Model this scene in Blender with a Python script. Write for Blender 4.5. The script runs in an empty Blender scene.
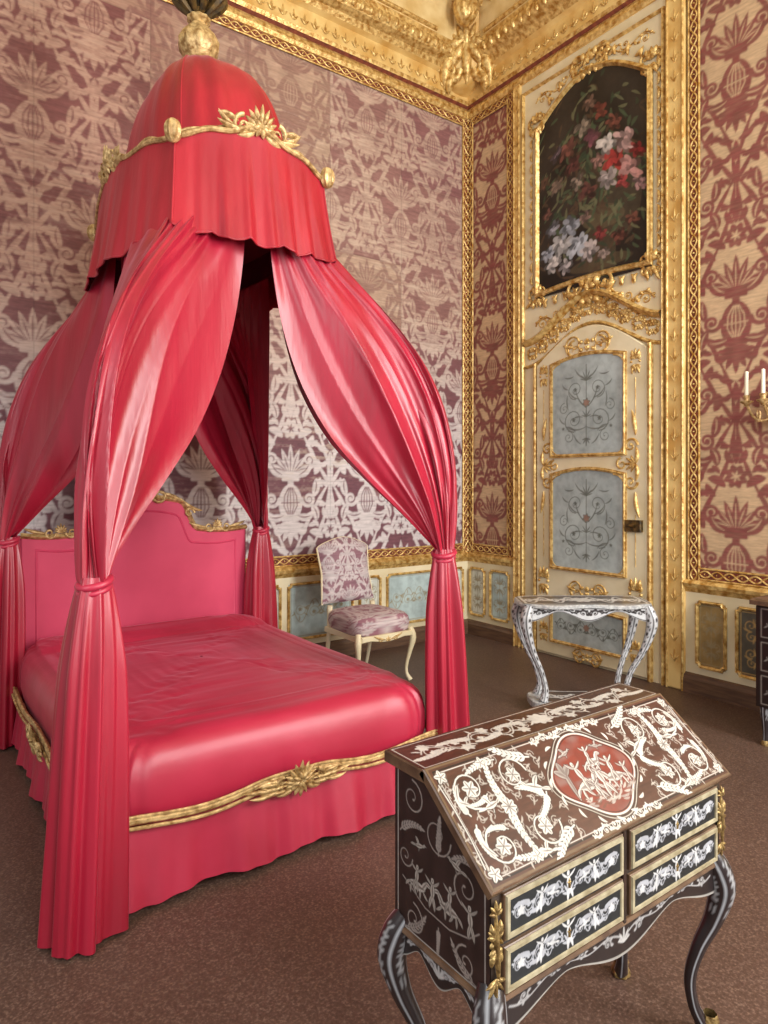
import bpy, math
import numpy as np
from mathutils import Vector
rng=np.random.RandomState(11)
PI=math.pi
def lin(c):
    c=np.asarray(c,float)/255.
    return np.where(c<=.04045,c/12.92,((np.maximum(c,0)+.055)/1.055)**2.4)
def RGB(r,g,b): return lin((r,g,b))

# ------------------------------------------------------------------ materials
def mat(name,base=(200,200,200),rough=.5,metal=0.,base2=None,nscale=8,bump=0,bscale=60,attr=False,sheen=0,spec=.5,coat=0,lohi=(.35,.65),stretch=None,bdist=.01):
    m=bpy.data.materials.new(name); m.use_nodes=True
    nt=m.node_tree; N=nt.nodes; L=nt.links
    b=N['Principled BSDF']
    b.inputs['Roughness'].default_value=rough; b.inputs['Metallic'].default_value=metal
    b.inputs['Specular IOR Level'].default_value=spec
    if sheen:
        b.inputs['Sheen Weight'].default_value=sheen; b.inputs['Sheen Roughness'].default_value=.3
        b.inputs['Sheen Tint'].default_value=(1,.5,.62,1)
    if coat: b.inputs['Coat Weight'].default_value=coat; b.inputs['Coat Roughness'].default_value=.15
    tc=N.new('ShaderNodeTexCoord'); mp=N.new('ShaderNodeMapping'); L.new(tc.outputs['Object'],mp.inputs['Vector'])
    if stretch: mp.inputs['Scale'].default_value=stretch
    src=None
    if attr:
        a=N.new('ShaderNodeAttribute'); a.attribute_name='Col'; src=a.outputs['Color']
    nz=N.new('ShaderNodeTexNoise'); nz.inputs['Scale'].default_value=nscale; nz.inputs['Detail'].default_value=6
    L.new(mp.outputs[0],nz.inputs['Vector'])
    rp=N.new('ShaderNodeValToRGB'); rp.color_ramp.elements[0].position=lohi[0]; rp.color_ramp.elements[1].position=lohi[1]
    L.new(nz.outputs['Fac'],rp.inputs['Fac'])
    if src is None:
        c1=RGB(*base); c2=RGB(*(base2 or base))
        rp.color_ramp.elements[0].color=(*c1,1); rp.color_ramp.elements[1].color=(*c2,1)
        L.new(rp.outputs[0],b.inputs['Base Color'])
    else:
        rp.color_ramp.elements[0].color=(.78,.78,.78,1); rp.color_ramp.elements[1].color=(1.08,1.08,1.08,1)
        mx=N.new('ShaderNodeMixRGB'); mx.blend_type='MULTIPLY'; mx.inputs[0].default_value=1
        L.new(src,mx.inputs[1]); L.new(rp.outputs[0],mx.inputs[2]); L.new(mx.outputs[0],b.inputs['Base Color'])
    if bump:
        n2=N.new('ShaderNodeTexNoise'); n2.inputs['Scale'].default_value=bscale; n2.inputs['Detail'].default_value=3
        L.new(mp.outputs[0],n2.inputs['Vector'])
        bp=N.new('ShaderNodeBump'); bp.inputs['Strength'].default_value=bump; bp.inputs['Distance'].default_value=bdist
        L.new(n2.outputs['Fac'],bp.inputs['Height']); L.new(bp.outputs[0],b.inputs['Normal'])
    return m

M={}
M['silk']=mat('silk_pink',(146,12,38),.38,base2=(168,22,50),nscale=2.5,bump=.28,bscale=5,sheen=.25,spec=.75,bdist=.02,stretch=(2.2,2.2,.35))
M['silkb']=mat('silk_bedcover',(166,30,56),.43,base2=(182,40,68),nscale=3,bump=.14,bscale=5,sheen=.22,spec=.6,bdist=.02,stretch=(1,2.2,1))
M['silkh']=mat('silk_headboard',(190,52,84),.55,base2=(202,62,94),nscale=3,sheen=.2,spec=.4)
M['silkr']=mat('silk_valance',(146,14,30),.45,base2=(170,26,42),nscale=3,bump=.3,bscale=5,sheen=.22,spec=.55,bdist=.02,stretch=(2,2,.5))
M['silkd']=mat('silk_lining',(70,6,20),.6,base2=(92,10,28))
M['gold']=mat('gilding',(168,120,50),.36,metal=.4,base2=(236,204,132),nscale=26,bump=.45,bscale=60)
M['golda']=mat('gilding_antique',(140,104,56),.42,metal=.3,base2=(220,188,130),nscale=34,bump=.4,bscale=70)
M['goldp']=mat('gold_paint',(206,160,84),.5,metal=.1,base2=(234,202,132),nscale=5)
M['cove']=mat('cove_paint',(206,172,108),.5,base2=(230,204,146),nscale=6)
M['cream']=mat('cream_paint',(214,198,158),.5,base2=(232,220,186),nscale=3)
M['bronze']=mat('bronze_mount',(104,80,46),.38,metal=.6,base2=(184,156,100),nscale=60,bump=.4,bscale=90)
M['dark']=mat('ebony_dark',(30,22,20),.3,base2=(52,34,28),nscale=12,coat=.3)
M['ivory']=mat('ivory_inlay',(196,196,192),.35,base2=(150,150,150),nscale=50)
M['brown']=mat('brown_skirting',(84,60,46),.5,base2=(110,82,60),nscale=6,stretch=(1,1,8))
M['cord']=mat('border_red',(100,44,30),.6,base2=(136,68,42),nscale=20)
M['paintw']=mat('damask_silk',attr=True,rough=.55,nscale=9,lohi=(.3,.7),stretch=(1,1,7),bump=.1,bscale=90,spec=.3)
M['paint']=mat('painted_panel',attr=True,rough=.45,nscale=14,lohi=(.3,.6),spec=.4)
M['marq']=mat('marquetry',attr=True,rough=.32,nscale=30,lohi=(.2,.6),spec=.45,coat=.15)
M['canvas']=mat('oil_painting',attr=True,rough=.5,nscale=20,lohi=(.2,.6),spec=.3)
M['candle']=mat('candle_wax',(238,230,205),.5)
M['iron']=mat('dark_bronze',(48,38,24),.45,metal=.4,base2=(110,84,40),nscale=30)
M['ceil']=mat('ceiling_plaster',(226,204,154),.6,base2=(238,224,188),nscale=2)
M['edge']=mat('walnut_edge',(76,54,40),.35,base2=(110,84,62),nscale=20)
M['yel']=mat('ivory_stringing',(136,124,96),.42,base2=(172,162,134),nscale=40)

def floormat():
    m=bpy.data.materials.new('floor_terrazzo'); m.use_nodes=True; nt=m.node_tree;N=nt.nodes;L=nt.links;b=N['Principled BSDF']
    tc=N.new('ShaderNodeTexCoord')
    n1=N.new('ShaderNodeTexNoise'); n1.inputs['Scale'].default_value=130; n1.inputs['Detail'].default_value=5
    n2=N.new('ShaderNodeTexNoise'); n2.inputs['Scale'].default_value=1.0; n2.inputs['Detail'].default_value=4
    r1=N.new('ShaderNodeValToRGB'); e=r1.color_ramp.elements; e[0].position=.3;e[0].color=(*RGB(74,56,47),1);e[1].position=.74;e[1].color=(*RGB(128,106,93),1)
    x=e.new(.52); x.color=(*RGB(93,71,61),1)
    r2=N.new('ShaderNodeValToRGB'); e=r2.color_ramp.elements; e[0].position=.3;e[0].color=(.82,.8,.8,1);e[1].position=.7;e[1].color=(1.08,1.06,1.03,1)
    mx=N.new('ShaderNodeMixRGB'); mx.blend_type='MULTIPLY'; mx.inputs[0].default_value=1
    for n in(n1,n2): L.new(tc.outputs['Object'],n.inputs['Vector'])
    L.new(n1.outputs[0],r1.inputs[0]);L.new(n2.outputs[0],r2.inputs[0]);L.new(r1.outputs[0],mx.inputs[1]);L.new(r2.outputs[0],mx.inputs[2])
    L.new(mx.outputs[0],b.inputs['Base Color']); b.inputs['Roughness'].default_value=.45; b.inputs['Specular IOR Level'].default_value=.4
    return m
M['floor']=floormat()

# ------------------------------------------------------------------ mesh builder
def gridF(nu,nv,cu=False,cv=False):
    I,J=np.meshgrid(np.arange(nu if cu else nu-1),np.arange(nv if cv else nv-1),indexing='ij')
    I2=(I+1)%nu;J2=(J+1)%nv
    return np.stack([I*nv+J,I2*nv+J,I2*nv+J2,I*nv+J2],-1).reshape(-1,4)
def frame(O,U,V,N):
    O,U,V,N=[np.array(a,float) for a in(O,U,V,N)]
    return lambda P: O+P[:,:1]*U+P[:,1:2]*V+P[:,2:3]*N
class MB:
    def __init__(s): s.v=[];s.f=[];s.m=[];s.c=[];s.n=0;s.T=None
    def add(s,V,F,m=0,col=None):
        V=np.asarray(V,float).reshape(-1,3)
        if s.T is not None: V=s.T(V)
        s.v.append(V)
        c=np.ones((len(V),3)) if col is None else np.broadcast_to(np.asarray(col,float).reshape(-1,3),(len(V),3))
        s.c.append(c)
        s.f.append(F+s.n); s.m.append((m,len(F)))
        s.n+=len(V)
    def surf(s,P,m=0,cu=False,cv=False,col=None):
        P=np.asarray(P,float); s.add(P.reshape(-1,3),gridF(P.shape[0],P.shape[1],cu,cv),m,col)
    def tube(s,P,R,seg=10,m=0,cap=True,colf=None,flat=1.):
        P=np.asarray(P,float);n=len(P);R=np.broadcast_to(np.asarray(R,float),(n,))
        T=np.gradient(P,axis=0);T/=np.linalg.norm(T,axis=1,keepdims=True)+1e-9
        up=np.array([0,0,1.]) if abs(T[0,2])<.9 else np.array([1.,0,0])
        A=[];a=np.cross(T[0],up);a/=np.linalg.norm(a)
        for i in range(n):
            a=a-T[i]*a.dot(T[i]);a/=np.linalg.norm(a)+1e-9;A.append(a)
        A=np.array(A);B=np.cross(T,A);th=np.linspace(0,2*PI,seg,endpoint=False)+PI/seg
        V=P[:,None]+R[:,None,None]*(np.cos(th)[None,:,None]*A[:,None]+flat*np.sin(th)[None,:,None]*B[:,None])
        col=None
        if colf is not None: col=np.array([[colf(i/(n-1),j/seg) for j in range(seg)] for i in range(n)]).reshape(-1,3)
        s.add(V.reshape(-1,3),gridF(n,seg,False,True),m,col)
        if cap:
            k=s.n-n*seg
            for r in(0,n-1):
                s.f.append(np.array([[k+r*seg+j for j in range(seg)]]));s.m.append((m,1))
    def lathe(s,prof,c,seg=24,m=0,flute=0,nf=12):
        th=np.linspace(0,2*PI,seg,endpoint=False)
        V=[[(c[0]+r*(1+flute*np.cos(nf*t))*math.cos(t),c[1]+r*(1+flute*np.cos(nf*t))*math.sin(t),c[2]+z) for t in th] for r,z in prof]
        s.surf(V,m,cv=True)
    def ball(s,c,r,m=0,n=10):
        r=np.broadcast_to(np.asarray(r,float),(3,))
        a=np.linspace(0,PI,n)[:,None];b=np.linspace(0,2*PI,2*n,endpoint=False)[None]
        P=np.stack([c[0]+r[0]*np.sin(a)*np.cos(b),c[1]+r[1]*np.sin(a)*np.sin(b),c[2]+r[2]*np.cos(a)+0*b],-1)
        s.surf(P,m,cv=True)
    def prism(s,poly,d0,d1,m=0,bev=.0,col=None):
        p=np.asarray(poly,float);n=len(p)
        q=offset(p,-bev) if bev else p
        rings=[(p,d0),(p,d1-bev if d1>d0 else d1+bev),(q,d1)]
        V=np.concatenate([np.c_[a,np.full(n,d)] for a,d in rings])
        F=[]
        for k in range(2):
            for i in range(n):
                j=(i+1)%n;F.append((k*n+i,k*n+j,(k+1)*n+j,(k+1)*n+i))
        s.add(V,np.array(F),m,col)
        k=s.n-3*n
        s.f.append(np.array([[k+i for i in range(n)]]));s.m.append((m,1))
        s.f.append(np.array([[k+2*n+i for i in range(n)]]));s.m.append((m,1))
    def box(s,a,b,m=0,bev=.004):
        x0,y0,z0=a;x1,y1,z1=b
        s.prism([(x0,y0),(x1,y0),(x1,y1),(x0,y1)],z0,z1,m,bev)
    def relief(s,strokes,h,d0=0,m=0,seg=5):
        ph=np.linspace(0,PI,seg+1)
        for P,W in strokes:
            T=np.gradient(P,axis=0);T/=np.linalg.norm(T,axis=1,keepdims=True)+1e-9
            Nn=np.c_[-T[:,1],T[:,0]]
            H=np.minimum(h,W*1.2)
            uv=P[:,None]+Nn[:,None]*W[:,None,None]*np.cos(ph)[None,:,None]
            d=d0+H[:,None]*np.sin(ph)[None]
            s.surf(np.concatenate([uv,d[...,None]],-1),m)
    def sweep(s,path,prof,m=0,closed=True):
        p=np.asarray(path,float)
        P=[]
        for a,h in prof:
            q=offset(p,a,closed)
            P.append(np.c_[q,np.full(len(q),h)])
        s.surf(np.array(P),m,cv=closed)
    def canvas(s,cv,d=0,m=0):
        s.surf(np.stack([cv.X,cv.Y,np.full_like(cv.X,d)],-1),m,col=cv.c.reshape(-1,3))
    def build(s,name,mats,parent=None,smooth=True,angle=42):
        V=np.concatenate(s.v);C=np.concatenate(s.c)
        ctr=(V.min(0)+V.max(0))/2
        me=bpy.data.meshes.new(name)
        me.vertices.add(len(V));me.vertices.foreach_set('co',(V-ctr).astype(np.float32).ravel())
        li=np.concatenate([f.ravel() for f in s.f]).astype(np.int32)
        tot=np.concatenate([np.full(len(f),f.shape[1]) for f in s.f])
        st=np.concatenate([[0],np.cumsum(tot)[:-1]]).astype(np.int32)
        mi=np.concatenate([np.full(k,m) for m,k in s.m]).astype(np.int32)
        me.loops.add(len(li));me.loops.foreach_set('vertex_index',li)
        me.polygons.add(len(st));me.polygons.foreach_set('loop_start',st)
        me.polygons.foreach_set('material_index',mi)
        me.polygons.foreach_set('use_smooth',np.full(len(st),smooth))
        me.update(calc_edges=True)
        at=me.color_attributes.new('Col','FLOAT_COLOR','POINT')
        at.data.foreach_set('color',np.c_[C,np.ones(len(C))].astype(np.float32).ravel())
        for k in mats: me.materials.append(M[k])
        if smooth:
            try: me.set_sharp_from_angle(angle=math.radians(angle))
            except Exception: pass
        o=bpy.data.objects.new(name,me);bpy.context.collection.objects.link(o)
        o.location=Vector(ctr)
        if parent is not None:
            o.parent=parent;o.location=Vector(ctr)-parent.location
        return o
def empty(name,loc):
    e=bpy.data.objects.new(name,None);e.location=loc;e.empty_display_size=.1;bpy.context.collection.objects.link(e);return e
def offset(p,a,closed=True):
    p=np.asarray(p,float)
    if closed: t0=p-np.roll(p,1,0);t1=np.roll(p,-1,0)-p
    else:
        d=np.diff(p,axis=0);t0=np.vstack([d[:1],d]);t1=np.vstack([d,d[-1:]])
    t0=t0/(np.linalg.norm(t0,axis=1,keepdims=True)+1e-9);t1=t1/(np.linalg.norm(t1,axis=1,keepdims=True)+1e-9)
    n0=np.c_[t0[:,1],-t0[:,0]];n1=np.c_[t1[:,1],-t1[:,0]]
    n=n0+n1;l=np.linalg.norm(n,axis=1,keepdims=True)+1e-9;n/=l
    k=1/np.clip((n*n0).sum(1,keepdims=True),.4,1)
    return p+n*k*a

# ------------------------------------------------------------------ ornament strokes
def leaf(x,y,a,L,w,c=.6,n=9):
    t=np.linspace(0,1,n);g=a+c*t
    px=x+np.concatenate([[0],np.cumsum(np.cos(g[:-1]))])*L/(n-1);py=y+np.concatenate([[0],np.cumsum(np.sin(g[:-1]))])*L/(n-1)
    return [(np.c_[px,py],w*np.sin(PI*np.clip(.06+t*.93,0,1))**.8+w*.03)]
def line(pts,w,n=2):
    p=np.array(pts,float);return [(p,np.broadcast_to(np.asarray(w,float),(len(p),)).copy())]
def spiral(x,y,r,a0,turns,w,d=1,n=26):
    t=np.linspace(0,1,n);R=r*((1-t)**.9*.88+.12);A=a0+d*2*PI*turns*t
    W=w*(1-.55*t);W[-2:]=w*1.25
    return [(np.c_[x+R*np.cos(A),y+R*np.sin(A)],W)]
def fan(x,y,a,L,n,w,spread=2.2,c=.3):
    o=[]
    for i in range(n):
        f=(i/(n-1)-.5)*2
        o+=leaf(x,y,a+f*spread/2,L*(1-.35*abs(f)),w,c*f)
    return o
def flower(x,y,r,n=6,w=None):
    o=[]
    for i in range(n): o+=leaf(x,y,2*PI*i/n+.3,r,w or r*.32,0,6)
    return o+line([(x-1e-3,y),(x+1e-3,y)],r*.25)
def mir(S,ax=0): return S+[(np.c_[2*ax-P[:,0],P[:,1]],W) for P,W in S]
def xf(S,ox=0,oy=0,sc=1,rot=0):
    c,s=math.cos(rot),math.sin(rot)
    return [(np.c_[ox+sc*(P[:,0]*c-P[:,1]*s),oy+sc*(P[:,0]*s+P[:,1]*c)],W*sc) for P,W in S]
def thin(S,k): return [(P,W*k) for P,W in S]
def rinceau(x0,y0,x1,y1,n,amp,w):
    L=math.hypot(x1-x0,y1-y0);t=np.linspace(0,1,10*n+1);S=[]
    S+=[(np.c_[t*L,amp*.8*np.sin(PI*n*t)],np.full(len(t),w))]
    for k in range(n):
        s=1 if k%2==0 else -1;cx=(k+.55)/n*L;r=min(amp*.8,L/n*.42)
        S+=spiral(cx,s*(-.15*amp),r,PI if s>0 else -PI,1.35,w*.9,-s)
        for q in range(4):
            a=PI*s*(.15+.3*q)
            S+=leaf(cx+r*math.cos(a),-s*.15*amp+r*math.sin(a),a+.5*s,r*.8,w*1.7,-.9*s,6)
        S+=leaf(k/n*L,0,-s*1.0,r*1.1,w*1.9,s*.9,6)
        S+=flower(cx,-s*.15*amp,r*.35,5)
    return xf(S,x0,y0,1,math.atan2(y1-y0,x1-x0))
def cartou(hw,hh,w):
    S=spiral(hw*.55,hh*.35,hw*.4,-PI/2,1.3,w)+spiral(hw*.5,-hh*.4,hw*.35,PI/2,1.3,w,-1)
    S+=leaf(hw*.2,hh*.3,.9,hh*.6,w*1.6,.8)+leaf(hw*.2,-hh*.3,-.9,hh*.6,w*1.6,-.8)+leaf(hw*.6,0,.1,hw*.45,w*1.5,.5)
    S=mir(S)+fan(0,hh*.2,PI/2,hh*.75,7,w*1.3)+fan(0,-hh*.2,-PI/2,hh*.6,5,w*1.3)
    return S
# ------------------------------------------------------------------ canvas
class Canvas:
    def __init__(s,x0,y0,x1,y1,res,col):
        nx=int(round((x1-x0)/res))+1;ny=int(round((y1-y0)/res))+1
        s.x=np.linspace(x0,x1,nx);s.y=np.linspace(y0,y1,ny);s.X,s.Y=np.meshgrid(s.x,s.y,indexing='ij')
        s.res=res;s.c=np.ones((nx,ny,3))*lin(col)
    def draw(s,S,col,al=1.):
        col=lin(col)
        for P,W in S:
            m=W.max()+2*s.res
            i0,i1=np.searchsorted(s.x,[P[:,0].min()-m,P[:,0].max()+m]);j0,j1=np.searchsorted(s.y,[P[:,1].min()-m,P[:,1].max()+m])
            if i1<=i0 or j1<=j0: continue
            X=s.X[i0:i1,j0:j1];Y=s.Y[i0:i1,j0:j1];d=np.full(X.shape,1e9)
            for k in range(len(P)-1):
                a=P[k];b=P[k+1]-a;l=b.dot(b)+1e-12
                t=np.clip(((X-a[0])*b[0]+(Y-a[1])*b[1])/l,0,1)
                d=np.minimum(d,np.hypot(X-a[0]-t*b[0],Y-a[1]-t*b[1])-(W[k]+t*(W[k+1]-W[k])))
            A=(np.clip(.5-d/s.res,0,1)*al)[...,None]
            s.c[i0:i1,j0:j1]=s.c[i0:i1,j0:j1]*(1-A)+col*A
    def ell(s,x,y,rx,ry,col,al=1.,rot=0):
        c,q=math.cos(rot),math.sin(rot);dx=s.X-x;dy=s.Y-y
        e=np.sqrt(((dx*c+dy*q)/rx)**2+((-dx*q+dy*c)/ry)**2)
        A=(np.clip(.5-(e-1)*min(rx,ry)/s.res,0,1)*al)[...,None];s.c=s.c*(1-A)+lin(col)*A
    def poly(s,p,col):
        p=np.asarray(p,float);ins=np.zeros(s.X.shape,bool);n=len(p)
        for i in range(n):
            a=p[i];b=p[(i+1)%n]
            if a[1]==b[1]: continue
            cnd=((a[1]>s.Y)!=(b[1]>s.Y))&(s.X<(b[0]-a[0])*(s.Y-a[1])/(b[1]-a[1])+a[0]);ins^=cnd
        s.c[ins]=lin(col)
    def rectline(s,x0,y0,x1,y1,w,col): s.draw(line([(x0,y0),(x1,y0),(x1,y1),(x0,y1),(x0,y0)],w),col)

# ---- damask tile : ogee lattice with vase + palmette, half drop
DW,DH=.56,1.24
def damask_tile():
    S=mir(spiral(.125,.52,.048,PI,1.4,.012)+spiral(.125,.76,.048,-PI/2,1.3,.012,1)+spiral(.075,.33,.034,PI/2,1.2,.010,-1)
      +leaf(.16,.54,1.1,.11,.026,.7)+leaf(.15,.48,-.9,.10,.026,-.8)+leaf(.06,.90,.9,.10,.024,-1.1)
      +leaf(.05,.66,.35,.13,.024,.9)+leaf(.045,.42,-.4,.11,.024,.8)+leaf(.17,.68,1.0,.09,.024,.8)+leaf(.11,.85,.6,.08,.020,.8)
      +leaf(.015,1.02,.7,.08,.018,.9)+leaf(.015,.20,.1,.09,.018,.9)+leaf(.09,.40,.2,.08,.020,.9)+flower(.20,.62,.034,6))
    y=np.linspace(0,1.24,40)
    S+=mir([(np.c_[.262*np.sin(PI*y/1.24)+.012,y],np.full(40,.010)*(1+.35*np.sin(y*40)))])
    for k in range(9):
        yy=.10+.125*k;xx=.262*math.sin(PI*yy/1.24)
        S+=mir(leaf(xx-.01,yy,2.1 if k<5 else 2.7,.055,.014,.8,6))
    S+=leaf(0,.40,PI/2,.20,.078,0,14)+line([(-.05,.395),(.05,.395)],.011)+line([(0,.58),(0,.63)],.02)+line([(-.05,.64),(.05,.64)],.010)
    S+=fan(0,.65,PI/2,.20,9,.020,2.4)+flower(0,.95,.062,8)+fan(0,.38,-PI/2,.14,7,.019,2.3)+leaf(0,1.02,PI/2,.12,.022,0)+leaf(0,.1,PI/2,.1,.018,0)
    V=[]
    for q in(-.045,-.022,0,.022,.045): V+=line([(q*.4,.43),(q,.48),(q*.9,.54),(q*.3,.59)],.0035)
    V+=flower(0,.95,.03,6,.005)+line([(-.06,.50),(.06,.50)],.0035)
    V+=mir(leaf(.17,.56,1.2,.08,.004,.7)+leaf(.06,.67,.4,.10,.004,.9)+leaf(.05,.42,-.4,.09,.004,.8)+leaf(.16,.47,-.9,.08,.004,-.8))
    for i in range(9):
        f=(i/8-.5)*2;V+=leaf(0+.04*math.sin(f*1.2),.69,PI/2-f*1.2,.12*(1-.35*abs(f)),.0035,-.3*f,5)
    res=.005;cv=Canvas(0,0,DW-res,DH-res,res,(0,0,0))
    offs=[(a*DW,b*DH) for a in(-1,0,1) for b in(-1,0,1)]+[((a+.5)*DW,(b+.5)*DH) for a in(-1,0) for b in(-1,0)]
    for ox,oy in offs: cv.draw(xf(S,ox,oy),(255,255,255))
    for ox,oy in offs: cv.draw(xf(V,ox,oy),(60,60,60))
    return cv.c[:,:,0]
TILE=damask_tile()
def dam(u,v,sc=1.):
    nx,ny=TILE.shape
    a=(np.mod(u/sc,DW)/DW*nx);b=(np.mod(v/sc,DH)/DH*ny)
    i=np.floor(a).astype(int);j=np.floor(b).astype(int);fa=a-i;fb=b-j
    g=lambda i,j:TILE[i%nx,j%ny]
    return g(i,j)*(1-fa)*(1-fb)+g(i+1,j)*fa*(1-fb)+g(i,j+1)*(1-fa)*fb+g(i+1,j+1)*fa*fb
def vnoise(u,v,s,seed):
    r=np.random.RandomState(seed);G=r.rand(128,128);a=u/s;b=v/s
    i=np.floor(a).astype(int);j=np.floor(b).astype(int);fa=a-i;fb=b-j;fa=fa*fa*(3-2*fa);fb=fb*fb*(3-2*fb)
    g=lambda i,j:G[i%128,j%128]
    return g(i,j)*(1-fa)*(1-fb)+g(i+1,j)*fa*(1-fb)+g(i,j+1)*(1-fa)*fb+g(i+1,j+1)*fa*fb

# ================================================================== ROOM
X1,Y1=4.60,4.94
XL,YL=-2.4,-3.0
T1=frame((0,Y1,0),(1,0,0),(0,0,1),(0,-1,0))
T2=frame((X1,3.48,0),(0,-1,0),(0,0,1),(-1,0,0))
mb=MB();mb.box((XL,YL,-.1),(X1+.15,Y1+.15,0),0,0);mb.build('floor',['floor'],smooth=False)
mb=MB();mb.box((XL,Y1+.003,0),(X1+.15,Y1+.15,6.6),0,0);mb.build('wall_back',['cream'],smooth=False)
mb=MB();mb.box((X1+.003,YL,0),(X1+.15,Y1,6.6),0,0);mb.build('wall_right',['cream'],smooth=False)
mb=MB();mb.box((XL,YL,6.6),(X1+.15,Y1+.15,6.7),0,0);mb.build('ceiling',['ceil'],smooth=False)

def braid(mb,x0,y0,x1,y1,w,m):
    L=math.hypot(x1-x0,y1-y0);k=max(2,int(round(L/.085)));n=k*8+1;t=np.linspace(0,1,n)
    S=[(np.c_[t*L,w*np.sin(PI*k*t)],np.full(n,.0062)),(np.c_[t*L,-w*np.sin(PI*k*t)],np.full(n,.0062))]
    for i in range(k): S+=line([((i+.5)/k*L-.004,0),((i+.5)/k*L+.004,0)],.008)
    mb.relief(xf(S,x0,y0,1,math.atan2(y1-y0,x1-x0)),.010,.018,m,4)
def borderstrip(mb,x0,y0,x1,y1,w=.038):
    dx,dy=x1-x0,y1-y0;L=math.hypot(dx,dy);nx,ny=-dy/L,dx/L
    mb.prism([(x0-nx*w,y0-ny*w),(x1-nx*w,y1-ny*w),(x1+nx*w,y1+ny*w),(x0+nx*w,y0+ny*w)],0.0,.018,1)
    for s in(-1,1):
        mb.relief(line([(x0+s*nx*w,y0+s*ny*w),((x0+x1)/2+s*nx*w,(y0+y1)/2+s*ny*w),(x1+s*nx*w,y1+s*ny*w)],.008),.010,.015,0,4)
    braid(mb,x0,y0,x1,y1,w*.6,0)
V0,V1=.80,5.12
def damask_wall(T,u0,u1,v0,v1,ph,kind):
    res=.0080
    cv=Canvas(u0,v0,u1,v1,res,(0,0,0));X,Y=cv.X,cv.Y
    if kind==0:
        SC=1.36;sw=DW*SC
        strip=np.floor((X-ph)/sw+.5).astype(int)
        seam=np.floor((Y+(strip%3)*.55)/1.35).astype(int)
        tint=np.random.RandomState(5).rand(64,16)[strip%64,seam%16]
        m=dam(X-ph,Y-.65,SC)
        nz=vnoise(X,Y,1.0,3);nz2=vnoise(X,Y,.45,31)
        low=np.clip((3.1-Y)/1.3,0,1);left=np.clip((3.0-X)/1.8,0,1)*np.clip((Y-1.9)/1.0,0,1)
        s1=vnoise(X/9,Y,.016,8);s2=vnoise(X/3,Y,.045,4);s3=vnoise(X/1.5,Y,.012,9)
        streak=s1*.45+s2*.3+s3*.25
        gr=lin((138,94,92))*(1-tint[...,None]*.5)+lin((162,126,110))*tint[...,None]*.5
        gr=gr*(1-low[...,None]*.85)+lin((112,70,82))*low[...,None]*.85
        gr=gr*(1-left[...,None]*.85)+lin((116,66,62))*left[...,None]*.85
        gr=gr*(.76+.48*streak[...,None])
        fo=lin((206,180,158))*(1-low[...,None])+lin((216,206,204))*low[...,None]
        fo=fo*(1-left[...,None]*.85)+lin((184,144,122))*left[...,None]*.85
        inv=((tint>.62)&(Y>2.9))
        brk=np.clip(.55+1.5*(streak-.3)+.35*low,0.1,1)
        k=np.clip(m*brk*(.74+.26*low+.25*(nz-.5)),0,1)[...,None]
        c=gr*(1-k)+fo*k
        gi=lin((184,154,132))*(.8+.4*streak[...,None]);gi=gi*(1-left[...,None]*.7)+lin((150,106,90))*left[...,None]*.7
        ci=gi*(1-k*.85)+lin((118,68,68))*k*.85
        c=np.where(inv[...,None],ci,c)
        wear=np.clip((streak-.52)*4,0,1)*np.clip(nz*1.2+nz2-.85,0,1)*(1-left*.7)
        c=c*(1-wear[...,None]*.55)+lin((204,188,168))*wear[...,None]*.55
        c[np.abs(((X-ph)/sw+.5)%1)<.010]*=.82
        c[(np.abs(((Y+(strip%3)*.55)/1.35)%1)<.007)]*=.85
    else:
        m=dam(X-ph,Y-1.92,1.32)
        n=vnoise(X,Y,.9,6);st=vnoise(X/4,Y,.012,2);s2=vnoise(X,Y*3,.02,12);s4=vnoise(X,Y,.06,14)
        gr=lin((208,176,138))*(.78+.2*n[...,None]+.12*s2[...,None]+.08*s4[...,None]);fo=lin((130,66,64))*(.75+.3*st[...,None]+.25*s4[...,None])
        k=(m*(.84+.14*st))[...,None];c=gr*(1-k)+fo*k
    cv.c=c
    mb=MB();mb.T=T;mb.canvas(cv,.004,0)
    return mb
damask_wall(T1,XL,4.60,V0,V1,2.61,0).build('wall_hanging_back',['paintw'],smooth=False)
damask_wall(T2,-1.46,-.83,V0,V1,-1.12,1).build('wall_hanging_right',['paintw'],smooth=False)
damask_wall(T2,.86,3.6,V0,V1,1.19,1).build('wall_hanging_right.001',['paintw'],smooth=False)
mb=MB();mb.T=T1
borderstrip(mb,XL,.85,4.53,.85);borderstrip(mb,4.555,.80,4.555,5.12);borderstrip(mb,XL,5.07,4.53,5.07)
mb.build('trim_1',['gold','cord'])
mb=MB();mb.T=T2
borderstrip(mb,-1.415,.80,-1.415,5.12);borderstrip(mb,-1.38,.85,-.9,.85);borderstrip(mb,-1.38,5.07,-.9,5.07);borderstrip(mb,-.87,.80,-.87,5.12)
borderstrip(mb,.90,.80,.90,5.12);borderstrip(mb,.94,.85,3.6,.85);borderstrip(mb,.94,5.07,3.6,5.07)
mb.build('trim_2',['gold','cord'])

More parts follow.
